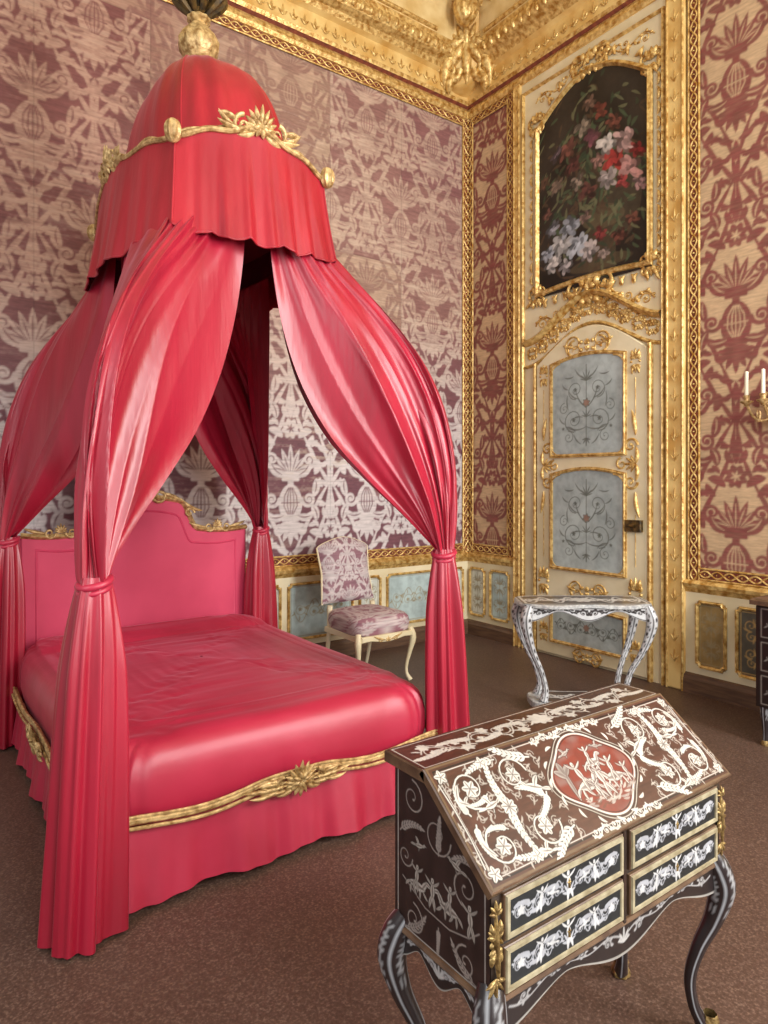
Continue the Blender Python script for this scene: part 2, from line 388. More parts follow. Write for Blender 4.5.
# --- cornice + cove
prof=[(0,5.10),(.035,5.10),(.05,5.13),(.05,5.16),(.035,5.19),(.06,5.21),(.075,5.24),(.08,5.40),(.12,5.42),(.15,5.46),(.21,5.49),(.24,5.53),(.235,5.58),(.21,5.60),(.22,5.64),(.25,5.85),(.34,6.05),(.5,6.22),(.7,6.34),(.86,6.40),(.9,6.38),(.98,6.42),(1.04,6.48),(1.1,6.6)]
pm=  [2,0,0,0,1,0,2,2,0,0,0,0,0,0,3,3,3,3,3,0,0,0,0]
def cornice(name,wall):
    mb=MB()
    for i in range(len(prof)-1):
        P=[]
        for d,z in(prof[i],prof[i+1]):
            if wall==1: P.append([(XL,Y1-d,z),(X1-d,Y1-d,z)])
            else: P.append([(X1-d,YL,z),(X1-d,Y1-d,z)])
        mb.surf(P,pm[i])
    cp=np.array(prof[14:20]);sl=np.concatenate([[0],np.cumsum(np.linalg.norm(np.diff(cp,axis=0),axis=1))])
    def TC(P):
        v=P[:,1];d=np.interp(v,sl,cp[:,0]);z=np.interp(v,sl,cp[:,1])
        e=.01;d2=np.interp(v+e,sl,cp[:,0]);z2=np.interp(v+e,sl,cp[:,1]);td=d2-d;tz=z2-z;l=np.hypot(td,tz)+1e-6
        td/=l;tz/=l;td=np.where(l<1e-4,1,td)
        d=d+tz*P[:,2];z=z-td*P[:,2]
        if wall==1: return np.c_[P[:,0],Y1-d,z]
        return np.c_[X1-d,3.48-P[:,0],z]
    mb.T=TC
    Ls=sl[-1]
    if wall==1: a,b=.2,4.0
    else: a,b=-1.0,2.6
    mb.relief(rinceau(a,Ls*.36,b,Ls*.36,int((b-a)/.40),Ls*.24,.018),.055,0,0)
    mb.relief(rinceau(a,Ls*.75,b,Ls*.75,int((b-a)/.36),Ls*.2,.014),.045,0,0)
    for k in range(int((b-a)/.84)+1):
        mb.relief(xf(cartou(.24,.36,.026),a+.84*k,Ls*.5),.07,0,0);mb.relief(flower(a+.84*k,Ls*.5,.09,8),.08,.02,0)
    for v in(.03,Ls-.03): mb.relief(line([(a,v),((a+b)/2,v),(b,v)],.02),.03,0,0)
    mb.T=(lambda P:np.c_[P[:,0],Y1-.08-P[:,2],P[:,1]]) if wall==1 else (lambda P:np.c_[X1-.08-P[:,2],3.48-P[:,0],P[:,1]])
    n=int((b-a)/.10);S=[]
    for k in range(n+4): S+=fan(a+k*.10,5.27,PI/2,.09,3,.009,1.3)
    mb.relief(S,.014,0,0,4)
    mb.T=(lambda P:np.c_[P[:,0],Y1-.225-P[:,2],P[:,1]]) if wall==1 else (lambda P:np.c_[X1-.225-P[:,2],3.48-P[:,0],P[:,1]])
    S=[]
    for k in range(int((b-a)/.09)+5): S+=leaf(a+k*.09,5.50,PI/2,.09,.028,0,5)
    mb.relief(S,.03,0,0,4)
    mb.build(name,['gold','cord','goldp','cove'])
cornice('trim_3',1);cornice('trim_4',2)
mb=MB();r2=math.sqrt(.5)
mb.T=frame((X1-.30,Y1-.30,5.78),(r2,-r2,0),(-.25*r2,-.25*r2,1),(-r2,-r2,0))
mb.prism([(.38*math.cos(t)*(1+.12*math.cos(4*t)),.50*math.sin(t)*(1+.1*math.cos(3*t))) for t in np.linspace(0,2*PI,40,endpoint=False)],-.4,.03,1,.03)
S=cartou(.5,.62,.036)+mir(spiral(.32,.3,.2,0,1.4,.046)+spiral(.32,-.20,.19,0,1.4,.046,-1)+spiral(.16,-.38,.10,PI,1.4,.036)+spiral(.52,.05,.15,PI/2,1.3,.038)+leaf(.1,.5,.6,.4,.055,.8)+leaf(.35,.1,.3,.35,.055,1)+leaf(.12,-.40,-.9,.18,.042,-.9)+leaf(.2,-.1,-.4,.3,.045,.9)+leaf(.45,-.3,.3,.28,.045,.9)+leaf(.25,.1,1.0,.25,.045,-1)+leaf(.08,.12,.2,.2,.04,.8)+leaf(.42,.35,.2,.3,.05,.9)+leaf(.5,-.1,-.6,.25,.04,.9))+fan(0,-.25,PI/2,.3,7,.035,1.8)
mb.relief(S,.10,.03,0,6)
mb.T=None
a=np.linspace(0,PI,20)[:,None];b=np.linspace(0,2*PI,40,endpoint=False)[None]
o=(X1-.42,Y1-.42,5.83);rr=1+.06*np.cos(10*b)*np.sin(a);mb.surf(np.stack([o[0]+.11*rr*np.sin(a)*np.cos(b),o[1]+.11*rr*np.sin(a)*np.sin(b),o[2]+.16*np.cos(a)+0*b],-1),0,cv=True)
mb.build('trim_5',['gold','goldp'])

# --- wainscot
def shaped(x0,y0,x1,y1,r,n=5):
    P=[]
    for cx,cy,a in((x1,y0,PI),(x1,y1,-PI/2),(x0,y1,0),(x0,y0,PI/2)):
        for t in np.linspace(0,1,n):
            ang=a-t*PI/2
            P.append((cx+r*math.cos(ang),cy+r*math.sin(ang)))
    return P
def archrect(x0,y0,x1,y1,rise,bot=0,n=15):
    P=[(x,y0-bot*math.sin(PI*(x-x0)/(x1-x0))) for x in np.linspace(x0,x1,n)]
    P+=[(x,y1+rise*math.sin(PI*(x-x0)/(x1-x0))) for x in np.linspace(x1,x0,n)]
    return P
FR=[(-.012,0),(-.012,.012),(0,.02),(.008,.012),(.012,.014),(.012,0)]
def panel(mb,x0,y0,x1,y1,d,bg,orn,r=.025,matc=2,matg=0):
    cv=Canvas(x0,y0,x1,y1,.006,bg);cv.c*=(.82+.36*vnoise(cv.X,cv.Y,.12,5)[...,None])
    w,h=x1-x0,y1-y0;cx,cy=(x0+x1)/2,(y0+y1)/2
    if w>h*1.3: o=mir(rinceau(cx,cy,x1-.05,cy,2,h*.25,.004),cx)
    else: o=thin(xf(cartou(w*.36,h*.22,.005),cx,cy+h*.18)+xf(cartou(w*.34,h*.18,.005),cx,cy-h*.22),.8)+line([(cx,y0+.03),(cx,y1-.03)],.003)
    cv.draw(o,orn,.75);cv.rectline(x0+.022,y0+.022,x1-.022,y1-.022,.003,orn)
    mb.canvas(cv,d,matc)
    mb.sweep(shaped(x0,y0,x1,y1,r),[(a*.9,d+h_) for a,h_ in FR],matg)
def dadoprofile(mb,u0,u1,ds,m):
    mb.surf([[(u0,z,d),(u1,z,d)] for z,d in ds],m)
DR=[(.715,.02),(.73,.03),(.745,.035),(.755,.05),(.78,.055),(.792,.045),(.80,.03),(.81,.0)]
BR=[(0,.05),(.10,.05),(.115,.04),(.13,.035),(.14,.02)]
def wains(name,T,u0,u1,pans,bgs):
    mb=MB();mb.T=T
    mb.prism([(u0,0),(u1,0),(u1,.8),(u0,.8)],0,.02,1)
    dadoprofile(mb,u0,u1,DR,0)
    for (a,b),bg in zip(pans,bgs): panel(mb,a,.20,b,.655,.024,bg,(150,136,104) if bg[0]>140 else (196,162,100))
    mb.build(name,['gold','cream','paint'])
    mb=MB();mb.T=T;dadoprofile(mb,u0,u1,BR,0);return mb
blue=(176,192,190);lb=(208,210,198)
p1=[];b1=[];x=4.50;i=0
wd=[.22,.62]
while x>XL+.7:
    w=wd[i%2];p1.append((x-w,x));b1.append(lb if w<.3 else blue);x-=w+.08;i+=1
wains('trim_6',T1,XL,X1,p1,b1).build('baseboard_back',['brown'],smooth=False)
wains('trim_7',T2,-1.46,-.80,[(-1.40,-1.20),(-1.12,-.88)],[lb,blue]).build('baseboard_right',['brown'],smooth=False)
wains('trim_8',T2,.82,6.4,[(.93,1.13),(1.21,1.50),(1.60,2.4),(2.5,2.8)],[(150,124,76),(92,88,76),(150,120,70),lb]).build('baseboard_right.001',['brown'],smooth=False)

# --- door bay
mb=MB();mb.T=T2
mb.prism([(-.80,0),(.82,0),(.82,5.12),(-.80,5.12)],0,.02,1)
for a,b in((-.81,-.73),(.70,.84)):
    mb.prism([(a,0),(b,0),(b,5.12),(a,5.12)],.0,.045,2,.01)
    for q in(a+.010,b-.010): mb.relief(line([(q,0),(q,2.5),(q,5.1)],.009),.02,.045,0)
    S=[]
    for k in range(34): S+=fan((a+b)/2,.2+k*.145,PI/2,.10,3,.006,.9)
    mb.relief(S,.008,.045,0,4)
mb.sweep([(-.70,0.),(-.70,5.0),(.67,5.0),(.67,0.)],[(-.013,.02),(-.01,.04),(0,.05),(.01,.04),(.013,.02)],0,False)
pc=0.02
PP=archrect(-.54,3.14,.575,4.60,.28,-.03,21)
mb.sweep(PP,[(-.035,.02),(-.03,.045),(-.015,.065),(0,.052),(.008,.052),(.015,.03)],0)
S=[]
pp=np.array(PP);q=offset(pp,.05)
for i in range(0,len(q)-1,1):
    p=q[i];nn=q[i]-pp[i];a=math.atan2(nn[1],nn[0])
    S+=leaf(p[0],p[1],a+(.9 if i%2 else -.9),.09,.015,-1.2 if i%2 else 1.2,6)
for zz in np.arange(3.25,4.6,.11):
    for s,xx in((-1,-.59),(1,.625)): S+=leaf(xx,zz,PI/2+s*(-.5),.11,.013,s*1.3,6)
S+=xf(cartou(.20,.13,.016),pc,4.93)+xf(cartou(.24,.14,.018),pc,3.06)
for sx in(-.54,.575): S+=xf(cartou(.10,.12,.012),sx,4.66)+xf(cartou(.10,.12,.012),sx,3.14)
mb.relief(S,.04,.03,0)
mb.relief(mir(rinceau(pc+.05,4.95,.60,4.86,3,.05,.006),pc),.015,.02,0)
oa=lambda x,z0,r:z0+r*(math.cos(PI*(x-pc)/1.36)**2)
xs=np.linspace(-.67,.66,25)
mb.sweep([(x,oa(x,2.74,.30)) for x in xs],[(-.03,.02),(-.028,.06),(-.01,.08),(.01,.06),(.02,.045),(.025,.02)],0,False)
mb.sweep([(x,oa(x,2.53,.27)) for x in xs],[(-.018,.02),(-.012,.04),(0,.05),(.01,.035),(.014,.02)],0,False)
S=[]
for x in np.linspace(-.6,.58,11): S+=xf(cartou(.06,.07,.008),x,oa(x,2.64,.285))
S+=mir(rinceau(.08,2.91,.6,2.72,4,.05,.008),pc)+mir(rinceau(.12,3.0,.6,2.88,3,.06,.008),pc)
mb.relief(S,.028,.02,0)
mb.build('trim_9',['gold','cream','goldp'])
# painting
cv=Canvas(-.57,3.08,.60,4.92,.0065,(42,35,30))
n1=vnoise(cv.X,cv.Y,.25,1)[...,None];cv.c=cv.c*(.5+n1*1.3)
cv.ell(.34,3.85,.16,.45,(78,68,54),.6);cv.draw(line([(.14,3.2),(.14,3.55)],.13),(78,66,50),.7);cv.ell(.15,3.62,.2,.10,(92,80,60),.7);cv.ell(.12,3.24,.3,.06,(88,74,54),.6)
cv.draw(line([(-.1,4.0),(.02,4.1),(.14,3.95),(.1,3.75)],.05),(80,66,50),.5)
for k in range(420):
    x=rng.normal(.02,.29);y=rng.normal(3.93,.43);cv.draw(leaf(x,y,rng.rand()*6.3,.06+.07*rng.rand(),.014,rng.randn()*.6,6),[(72,86,62),(50,62,46),(104,104,76),(78,60,46)][k%4],.75)
fl=[(-.27,3.52,.13,(200,196,194)),(-.1,3.44,.12,(186,190,198)),(-.36,3.38,.10,(206,198,194)),(-.18,3.64,.11,(178,182,192)),(.02,3.36,.10,(204,190,186)),(-.42,3.5,.08,(168,172,182)),(.12,3.48,.07,(140,60,60)),(-.22,3.3,.08,(190,180,180)),(.16,3.3,.06,(170,150,140)),
 (.25,4.08,.13,(172,60,58)),(.40,4.0,.12,(198,146,140)),(.35,4.24,.12,(204,166,160)),(.18,4.22,.10,(212,202,194)),(.46,4.16,.08,(146,44,48)),(.2,3.93,.10,(198,182,178)),(.33,3.88,.07,(166,70,70)),(.48,3.86,.07,(186,146,144)),
 (-.2,4.35,.10,(140,86,76)),(-.05,4.45,.09,(170,152,134)),(-.15,4.17,.09,(106,60,58)),(.05,4.32,.09,(134,80,92)),(-.32,4.1,.08,(134,112,98)),(0.0,3.87,.10,(112,68,62)),(.12,4.52,.08,(124,62,52)),(-.36,3.72,.08,(156,154,162)),(.3,3.42,.08,(108,62,52)),(-.32,4.4,.07,(110,92,100)),(.02,4.62,.07,(146,112,96)),(.25,4.4,.08,(130,76,64)),(-.1,4.0,.08,(148,130,116)),(.42,3.55,.07,(120,74,62)),(-.45,4.25,.07,(104,74,60)),(-.42,3.9,.06,(120,80,70)),(.1,4.1,.07,(160,120,110)),(-.02,3.66,.06,(150,120,110))]
for x,y,r,c in fl:
    for k in range(14):
        a=2*PI*k/7+rng.rand();f=.4+.65*rng.rand();cc=tuple(np.clip(np.array(c)*f,0,255));q=r*(.65 if k<7 else .35)
        cv.ell(x+q*math.cos(a),y+q*math.sin(a),r*.36,r*.22,cc,.85,a+.4)
    for k in range(4):
        a=rng.rand()*6.3;cv.ell(x+r*.15*math.cos(a),y+r*.15*math.sin(a),r*.2,r*.12,tuple(np.clip(np.array(c)*(.5+.6*rng.rand()),0,255)),.9,a)
mb=MB();mb.T=T2
top=4.60+.29*np.sin(PI*np.clip((cv.X+.54)/1.115,0,1));tt=(cv.Y-3.08)/(4.92-3.08)
cv.Y=3.12+tt*(top-3.12);cv.X=np.clip(cv.X,-.545,.58);mb.canvas(cv,.035,0);mb.build('flower_painting',['canvas'],smooth=False)

# door leaf
dr=empty('door_1',(X1-.05,3.46,0))
mb=MB();mb.T=T2
mb.prism(archrect(-.53,.02,.55,2.52,.26,0),.02,.05,1,.008)
for (x0,x1) in((-.565,-.535),(.555,.585)): mb.prism([(x0,0),(x1,0),(x1,2.55),(x0,2.55)],.02,.06,0,.008)
def dpanel(z0,z1,x0=-.355,x1=.365,rise=.05,third=False):
    cv=Canvas(x0,z0-.0,x1,z1+rise,.0055,(170,180,178));cx=(x0+x1)/2;h=z1-z0
    n=vnoise(cv.X,cv.Y,.2,5)[...,None];cv.c*=(.82+.36*n)
    w=(x1-x0)/2
    if third: o=thin(mir(rinceau(cx,(z0+z1)/2,x1-.05,(z0+z1)/2,3,h*.25,.005),cx),.8)
    else:
        o=spiral(cx+w*.35,z0+h*.38,w*.28,-PI/2,1.5,.005)+spiral(cx+w*.3,z0+h*.70,w*.22,-PI/2,1.5,.0045)+spiral(cx+w*.62,z0+h*.52,w*.14,PI/2,1.4,.004,-1)+spiral(cx+w*.5,z0+h*.2,w*.15,PI/2,1.4,.004)
        for (px,py,a,L,c) in ((0,.5,.6,.2,.9),(0,.3,-.4,.22,1.1),(.02,.8,.4,.15,.8),(.5,.5,1.2,.13,.7),(.2,.6,.2,.14,1.1),(.3,.25,.9,.12,-1),(.1,.4,.3,.12,-1),(.35,.85,-.3,.1,1),(.6,.35,.4,.09,1),(.15,.12,.5,.12,.9),(.5,.72,.3,.09,1)): o+=leaf(cx+w*px,z0+h*py,a,L,.006,c)
        o+=flower(cx+w*.35,z0+h*.38,.02,5)+flower(cx+w*.3,z0+h*.70,.018,5)+flower(cx+w*.65,z0+h*.3,.015,5)
        o=mir(o,cx)+line([(cx,z0+.08),(cx,z1-.04)],.004)+fan(cx,z0+h*.78,PI/2,.1,7,.006)+fan(cx,z0+.14,-PI/2,.07,5,.006)+flower(cx,z0+h*.55,.04,6)+fan(cx,z0+h*.40,PI/2,.08,5,.005)
    cv.draw(o,(98,102,94),.85);cv.draw(xf(flower(0,0,.03,6),cx,z0+h*.55),(150,120,104))
    y=cv.Y.copy();s=np.sin(PI*(cv.X-x0)/(x1-x0));tt=(y-z0)/(z1+rise-z0)
    cv.Y=z0+tt*(z1-z0+rise*s) ; mb.canvas(cv,.055,2)
    mb.sweep(archrect(x0,z0,x1,z1,rise,0,17),[(a*1.2,.05+h_*1.1) for a,h_ in FR],0)
    if not third:
        for sx,sy in((0,0),(1,0),(0,1),(1,1)):
            X0=x0 if sx==0 else x1;Z0=z0 if sy==0 else z1;dx=1 if sx==0 else -1;dz=1 if sy==0 else -1;R_=.10
            arc=[(X0+dx*R_*(1-math.cos(t)),Z0+dz*R_*(1-math.sin(t))) for t in np.linspace(0,PI/2,8)]
            mb.prism([(X0,Z0)]+arc,.052,.060,1,0);mb.relief([(np.array(arc),np.full(8,.006))],.008,.060,0,4)
dpanel(1.72,2.50);dpanel(.77,1.56);dpanel(.14,.44,rise=.02,third=True)
S=xf(cartou(.24,.06,.010),.01,2.62)+xf(cartou(.20,.05,.009),.01,.60)+xf(cartou(.15,.04,.008),.01,.06)
for s,xx in((-1,-.445),(1,.455)):
    S+=xf(cartou(.06,.14,.009),xx,.64)+xf(cartou(.05,.10,.007),xx,.2)+xf(cartou(.045,.11,.007),xx,2.42)
    S+=line([(xx,.85),(xx,1.25)],.003)+line([(xx,2.0),(xx,2.3)],.003)
    S+=spiral(xx-s*.04,1.78,.06,0,1.2,.011)+spiral(xx-s*.04,1.50,.06,0,1.2,.011,-1)+spiral(xx-s*.12,1.64,.05,PI/2,1.2,.010)
    S+=leaf(xx,1.42,-PI/2,.2,.016,.4*s)+leaf(xx,1.86,PI/2,.2,.016,.4*s)+leaf(xx,1.64,PI/2-s*.4,.14,.016,.9*s)+leaf(xx,1.64,-PI/2+s*.4,.14,.016,-.9*s)+fan(xx,1.64,PI if s>0 else 0,.12,5,.011,1.8)
mb.relief(S,.028,.05,0)
mb.prism([(.38,1.12),(.52,1.12),(.52,1.21),(.38,1.21)],.05,.085,3,.006)
mb.relief(line([(.42,1.165),(.47,1.165)],.012),.02,.085,3)
mb.build('leaf',['gold','cream','paint','iron'],dr)

# --- wall sconce
sc=MB();cy,cz=2.0,1.97
sc.T=frame((X1,cy,cz),(0,-1,0),(0,0,1),(-1,0,0));sc.relief(cartou(.08,.15,.015)+fan(0,0,PI/2,.18,5,.013),.03,.03,0)
sc.prism([(.045*math.cos(t),.085*math.sin(t)) for t in np.linspace(0,2*PI,16,endpoint=False)],0.0,.04,0,.01);sc.T=None
for s in(-1,0,1):
    t=np.linspace(0,1,16);ex=.20+.02*(s==0);ey=s*.11
    P=np.c_[X1-.03-ex*t,cy+ey*np.sin(t*PI/2),cz-.02-.08*np.sin(PI*t)+.05*t]
    sc.tube(P,.009,8,0);e=P[-1]
    sc.lathe([(0,-.02),(.012,-.02),(.02,-.005),(.038,.008),(.04,.014),(.018,.018),(.016,.03),(.022,.05),(.018,.052),(0,.052)],e,16,0)
    sc.lathe([(.012,.05),(.0115,.20),(.006,.205),(.0,.206)],e,12,1)
    sc.ball((P[8][0],P[8][1],P[8][2]),.015,0,6)
    sc.T=frame((P[8][0],P[8][1],P[8][2]),(-1,0,0),(0,0,1),(0,-1,0));sc.relief(mir(leaf(0,0,.8,.07,.009,1.2)),.01,0,0);sc.T=None
sc.build('wall_sconce',['golda','candle'])

# ================================================================== BED
CX,CY=1.28,3.45
bed=empty('canopy_bed',(CX,CY,0))
def crom(t,ys):
    ys=np.asarray(ys,float);n=len(ys)-1;x=np.clip(t,0,1)*n;i=np.clip(np.floor(x).astype(int),0,n-1);f=x-i
    p=lambda k:ys[np.clip(k,0,n)]
    a,b,c,d=p(i-1),p(i),p(i+1),p(i+2)
    return .5*(2*b+(c-a)*f+(2*a-5*b+4*c-d)*f**2+(3*b-a-3*c+d)*f**3)
hx,hy=.35,.67
def curtain(name,sx,sy,px,py,seed,lean=(.0,.0)):
    nu,nt=280,120;u=np.linspace(0,1,nu)[:,None];t=np.linspace(0,1,nt)[None]
    uu=u[:,0];tx=np.where(uu<.5,.05+(hx-.05)*(uu/.5),hx);ty=np.where(uu<.5,hy,hy-(hy-.04)*((uu-.5)/.5))
    bx=np.sin(PI*np.clip((uu-.5)*1,0,.5))*.06*(uu>.5);by=np.cos(PI*uu)*.05*(uu<.5)
    tx=tx+bx;ty=ty+by
    w=1-np.abs(2*u-1)**2.4
    sc_=crom(t,[0,.27,.54,.79,.96,1.04,1.04,1.0]);zc=crom(t,[2.66,2.49,2.32,2.12,1.89,1.64,1.40,1.17])
    se=crom(t,[0,.04,.10,.20,.36,.57,.80,1.0]);ze=crom(t,[2.66,2.38,2.15,1.93,1.71,1.52,1.34,1.17])
    s=w*sc_+(1-w)*se;z=w*zc+(1-w)*ze
    X=tx[:,None]+s*(px-tx[:,None]);Y=ty[:,None]+s*(py-ty[:,None])
    ph=PI/4+(1-2*u)*2.4;rr=.046*t**3
    X=X+rr*np.cos(ph);Y=Y+rr*np.sin(ph)
    P=np.stack([X,Y,z],-1)
    du=np.gradient(P,axis=0);dt=np.gradient(P,axis=1);Nn=np.cross(du,dt);Nn/=np.linalg.norm(Nn,axis=2,keepdims=True)+1e-9
    c=np.array([px*.4,py*.4,1.9]);sg=np.sign(((P-c)*Nn).sum(2).mean());Nn*=sg
    r=np.random.RandomState(seed)
    f=np.zeros((nu,nt));uw=u+.05*np.sin(2*PI*u*1.5+seed)+.025*np.sin(PI*t*1.5+seed)*np.sin(PI*u)
    ridge=lambda x: 1-2*np.abs(np.sin(x))**.75
    f=f+1.0*np.sin(2*PI*2.3*uw+seed+1.2*t)+1.0*ridge(PI*4.5*uw+r.rand()*3+.9*t)*np.clip(t*1.6,.15,1)
    f=f+.55*(.4+.6*np.sin(PI*u*1.2+seed)**2)*ridge(PI*9*uw+r.rand()*3-.6*t)*np.clip(t*1.4,.1,1)
    for k,a,q in((13,.24,1.5),(21,.14,2)):
        loc=.5+.5*np.sin(2*PI*u*1.3+r.rand()*6)
        f=f+a*loc*np.clip(t*1.4,.1,1)**q*np.sin(2*PI*k*uw+r.rand()*6.3+1.0*t*r.randn())
    gather=np.exp(-((1-t)/.30)**2)
    f=f+gather*(.8*ridge(PI*11*uw+r.rand()*6)+.4*np.sin(2*PI*17*uw+r.rand()*6))
    top=np.exp(-(t/.2)**2)*.6*np.sin(2*PI*12*uw+seed)
    A=.005+.020*np.sin(PI*np.clip(t,0,1))**.6-.0005*t
    P=P+Nn*((f+top)*A)[...,None]
    W=np.stack([CX+sx*P[...,0],CY+sy*P[...,1],P[...,2]],-1)
    mb=MB();mb.surf(W,0)
    n2=180;th=np.linspace(0,2*PI,n2,endpoint=False)[None];v=np.linspace(0,1,60)[:,None]
    rad=.046+.040*(1-np.exp(-v*6))+.018*v
    fo=.17*np.sin(6*th+r.rand()*6)+.09*np.sin(11*th+r.rand()*6+v)+.13*np.sin(4*th+r.rand()*6-v*1.0)+.03*np.sin(19*th)
    R=rad*(1+fo*(.35+.65*np.clip(v*4,0,1)))
    zz=1.185+(0.012-1.185)*v+.0*th
    ox=px+lean[0]*v;oy=py+lean[1]*v
    Q=np.stack([CX+sx*(ox+R*np.cos(th)),CY+sy*(oy+R*np.sin(th)*.9),zz],-1);mb.surf(Q,0,cv=True)
    th=np.linspace(0,2*PI,30);mb.tube(np.c_[CX+sx*px+.050*np.cos(th),CY+sy*py+.048*np.sin(th),1.165+.014*np.sin(th+1)],.013,8,1,False)
    mb.tube(np.c_[CX+sx*px+.047*np.cos(th),CY+sy*py+.045*np.sin(th),1.143+.014*np.sin(th+1)],.011,8,1,False)
    mb.build(name,['silk','silkb'],bed,angle=180)
curtain('curtain_1',-1,-1,.755,1.07,3,(.045,.02));curtain('curtain_2',1,-1,.80,1.05,5,(.03,.0));curtain('curtain_3',-1,1,.78,.93,8,(.03,0));curtain('curtain_4',1,1,.80,.93,12)
def per(s4,sc=1.):
    k=np.floor(s4).astype(int)%4;f=s4-np.floor(s4)
    cs=np.array([(-hx,-hy),(hx,-hy),(hx,hy),(-hx,hy)]);nr=np.array([(0,-1),(1,0),(0,1),(-1,0)])
    a=cs[k];b=cs[(k+1)%4];bl=np.where(k%2==0,.06,.08)
    P=a+(b-a)*f[:,None]+nr[k]*(bl*np.sin(PI*f))[:,None]
    return P*sc,f,k
n=480;q4=n//4;s4=np.linspace(0,4,n,endpoint=False)
P,f,k=per(s4)
rim=2.93+.09*np.sin(PI*f)**2+.025*np.sin(3*PI*f)**2
mb=MB();rows=[]
fold=.010*np.sin(2*PI*f*3.5+.6)+.007*np.sin(2*PI*f*8)+.003*np.sin(2*PI*f*15+1)
fold=fold*np.clip(np.sin(PI*f)*4,0,1)
for v in np.linspace(0,1,24):
    dirn=P/np.linalg.norm(P,axis=1,keepdims=True)
    q=P+dirn*((.015+.07*v**1.3+fold*v)[:,None])
    hem=2.55-.022*np.abs(np.sin(PI*f*5))-.015*np.sin(PI*f)
    z=rim+(hem-rim)*v
    rows.append(np.c_[CX+q[:,0],CY+q[:,1],z])
mb.surf(np.array(rows),0,cv=True)
mb.tube(np.r_[rows[-1],rows[-1][:1]],.005,6,0,False)
for c in range(4): mb.tube(np.array([rows[j][c*q4] for j in range(24)]),.005,6,0)
mb.build('valance',['silkr'],bed,angle=180)
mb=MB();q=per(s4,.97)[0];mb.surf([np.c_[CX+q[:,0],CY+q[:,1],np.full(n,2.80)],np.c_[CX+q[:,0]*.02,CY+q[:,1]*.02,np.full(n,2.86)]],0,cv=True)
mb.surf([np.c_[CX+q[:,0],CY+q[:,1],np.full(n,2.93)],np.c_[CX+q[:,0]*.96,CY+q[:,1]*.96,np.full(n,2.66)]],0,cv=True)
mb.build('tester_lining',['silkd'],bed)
lev=[(2.93,.345,.66),(3.05,.335,.63),(3.17,.325,.59),(3.29,.31,.55),(3.40,.285,.49),(3.49,.25,.42),(3.56,.205,.33),(3.61,.155,.24),(3.65,.095,.13),(3.67,.03,.03)]
tt=np.linspace(0,1,40);zs=crom(tt,[l[0] for l in lev]);As=crom(tt,[l[1] for l in lev]);Bs=crom(tt,[l[2] for l in lev])
th=np.linspace(0,2*PI,160,endpoint=False);e=2/2.8
cx_=np.sign(np.cos(th))*np.abs(np.cos(th))**e;sy_=np.sign(np.sin(th))*np.abs(np.sin(th))**e
R=1+.010*np.sin(th*20)+.008*np.sin(13*th)
mb=MB();mb.surf([np.c_[CX+a*cx_*R,CY+b*sy_*R,np.full(160,z)] for z,a,b in zip(zs,As,Bs)],0,cv=True)
for a0 in(PI/4,3*PI/4,5*PI/4,7*PI/4):
    j=int(round(a0/(2*PI)*160));mb.tube(np.array([(CX+a*cx_[j]*1.0,CY+b*sy_[j]*1.0,z) for z,a,b in zip(zs,As,Bs)]),.006,6,0)
mb.build('dome',['silkr'],bed,angle=180)
mb=MB();q=per(s4,1.03)[0]
ring=np.c_[CX+q[:,0],CY+q[:,1],rim+.01]
mb.tube(np.r_[ring,ring[:1]],.012,8,0,False)
ring2=np.c_[CX+q[:,0]*.97,CY+q[:,1]*.97,rim+.030+.01*np.sin(f*PI*8)];mb.tube(np.r_[ring2,ring2[:1]],.008,8,0,False)
def shell(O,ang,s):
    Nn=np.array([math.cos(ang),math.sin(ang),0]);U=np.array([-math.sin(ang),math.cos(ang),0]);V=np.array([0,0,1.])+Nn*.25
    mb.T=frame(O,U,V,Nn)
    mb.relief(fan(0,-.02,PI/2,.11*s,11,.012*s,2.8,.5)+mir(spiral(.08*s,-.01,.04*s,PI/2,1.3,.010*s,-1)+leaf(.05*s,-.03,-.1,.14*s,.012*s,.5)+leaf(.1*s,.0,.4,.09*s,.011*s,-.6)+leaf(.02,-.02,-.7,.09*s,.012*s,.8)+leaf(.11*s,-.02,.1,.09*s,.010*s,.9)),.022*s,.0,0)
    mb.relief(flower(0,.0,.045*s,8,.011*s),.035*s,.012,0);mb.T=None
for (ox,oy,an) in ((0,-hy-.08,-PI/2),(-hx-.10,0,PI),(hx+.1,0,0),(0,hy+.08,PI/2)): shell((CX+ox,CY+oy,3.05),an,1.05)
for sx in(-1,1):
    for sy in(-1,1):
        o=(CX+sx*(hx+.02),CY+sy*(hy+.03),2.95);a=np.linspace(0,PI,12)[:,None];b=np.linspace(0,2*PI,32,endpoint=False)[None]
        rr=1+.10*np.cos(8*b);mb.surf(np.stack([o[0]+.034*rr*np.sin(a)*np.cos(b),o[1]+.034*rr*np.sin(a)*np.sin(b),o[2]+.050*np.cos(a)+0*b],-1),0,cv=True)
mb.lathe([(.0,-.02),(.07,-.02),(.075,.0),(.045,.02),(.04,.04),(.075,.07),(.10,.11),(.105,.15),(.08,.2),(.05,.235),(.04,.25),(.06,.265),(.06,.28),(.035,.29),(.03,.33),(0,.33)],(CX,CY,3.67),40,0,.05,10)
for k in range(8):
    a=k*PI/4;t=np.linspace(0,1,10);mb.tube(np.c_[CX+math.cos(a)*(.03+.11*np.sin(t*2.2)),CY+math.sin(a)*(.03+.11*np.sin(t*2.2)),3.96+.24*t-.06*t*t],.022*np.sin(PI*(.1+.85*t))+.004,7,1)
    mb.tube(np.c_[CX+math.cos(a+.4)*(.02+.07*np.sin(t*2.6)),CY+math.sin(a+.4)*(.02+.07*np.sin(t*2.6)),4.0+.34*t],.022*np.sin(PI*(.1+.85*t))+.004,7,1)
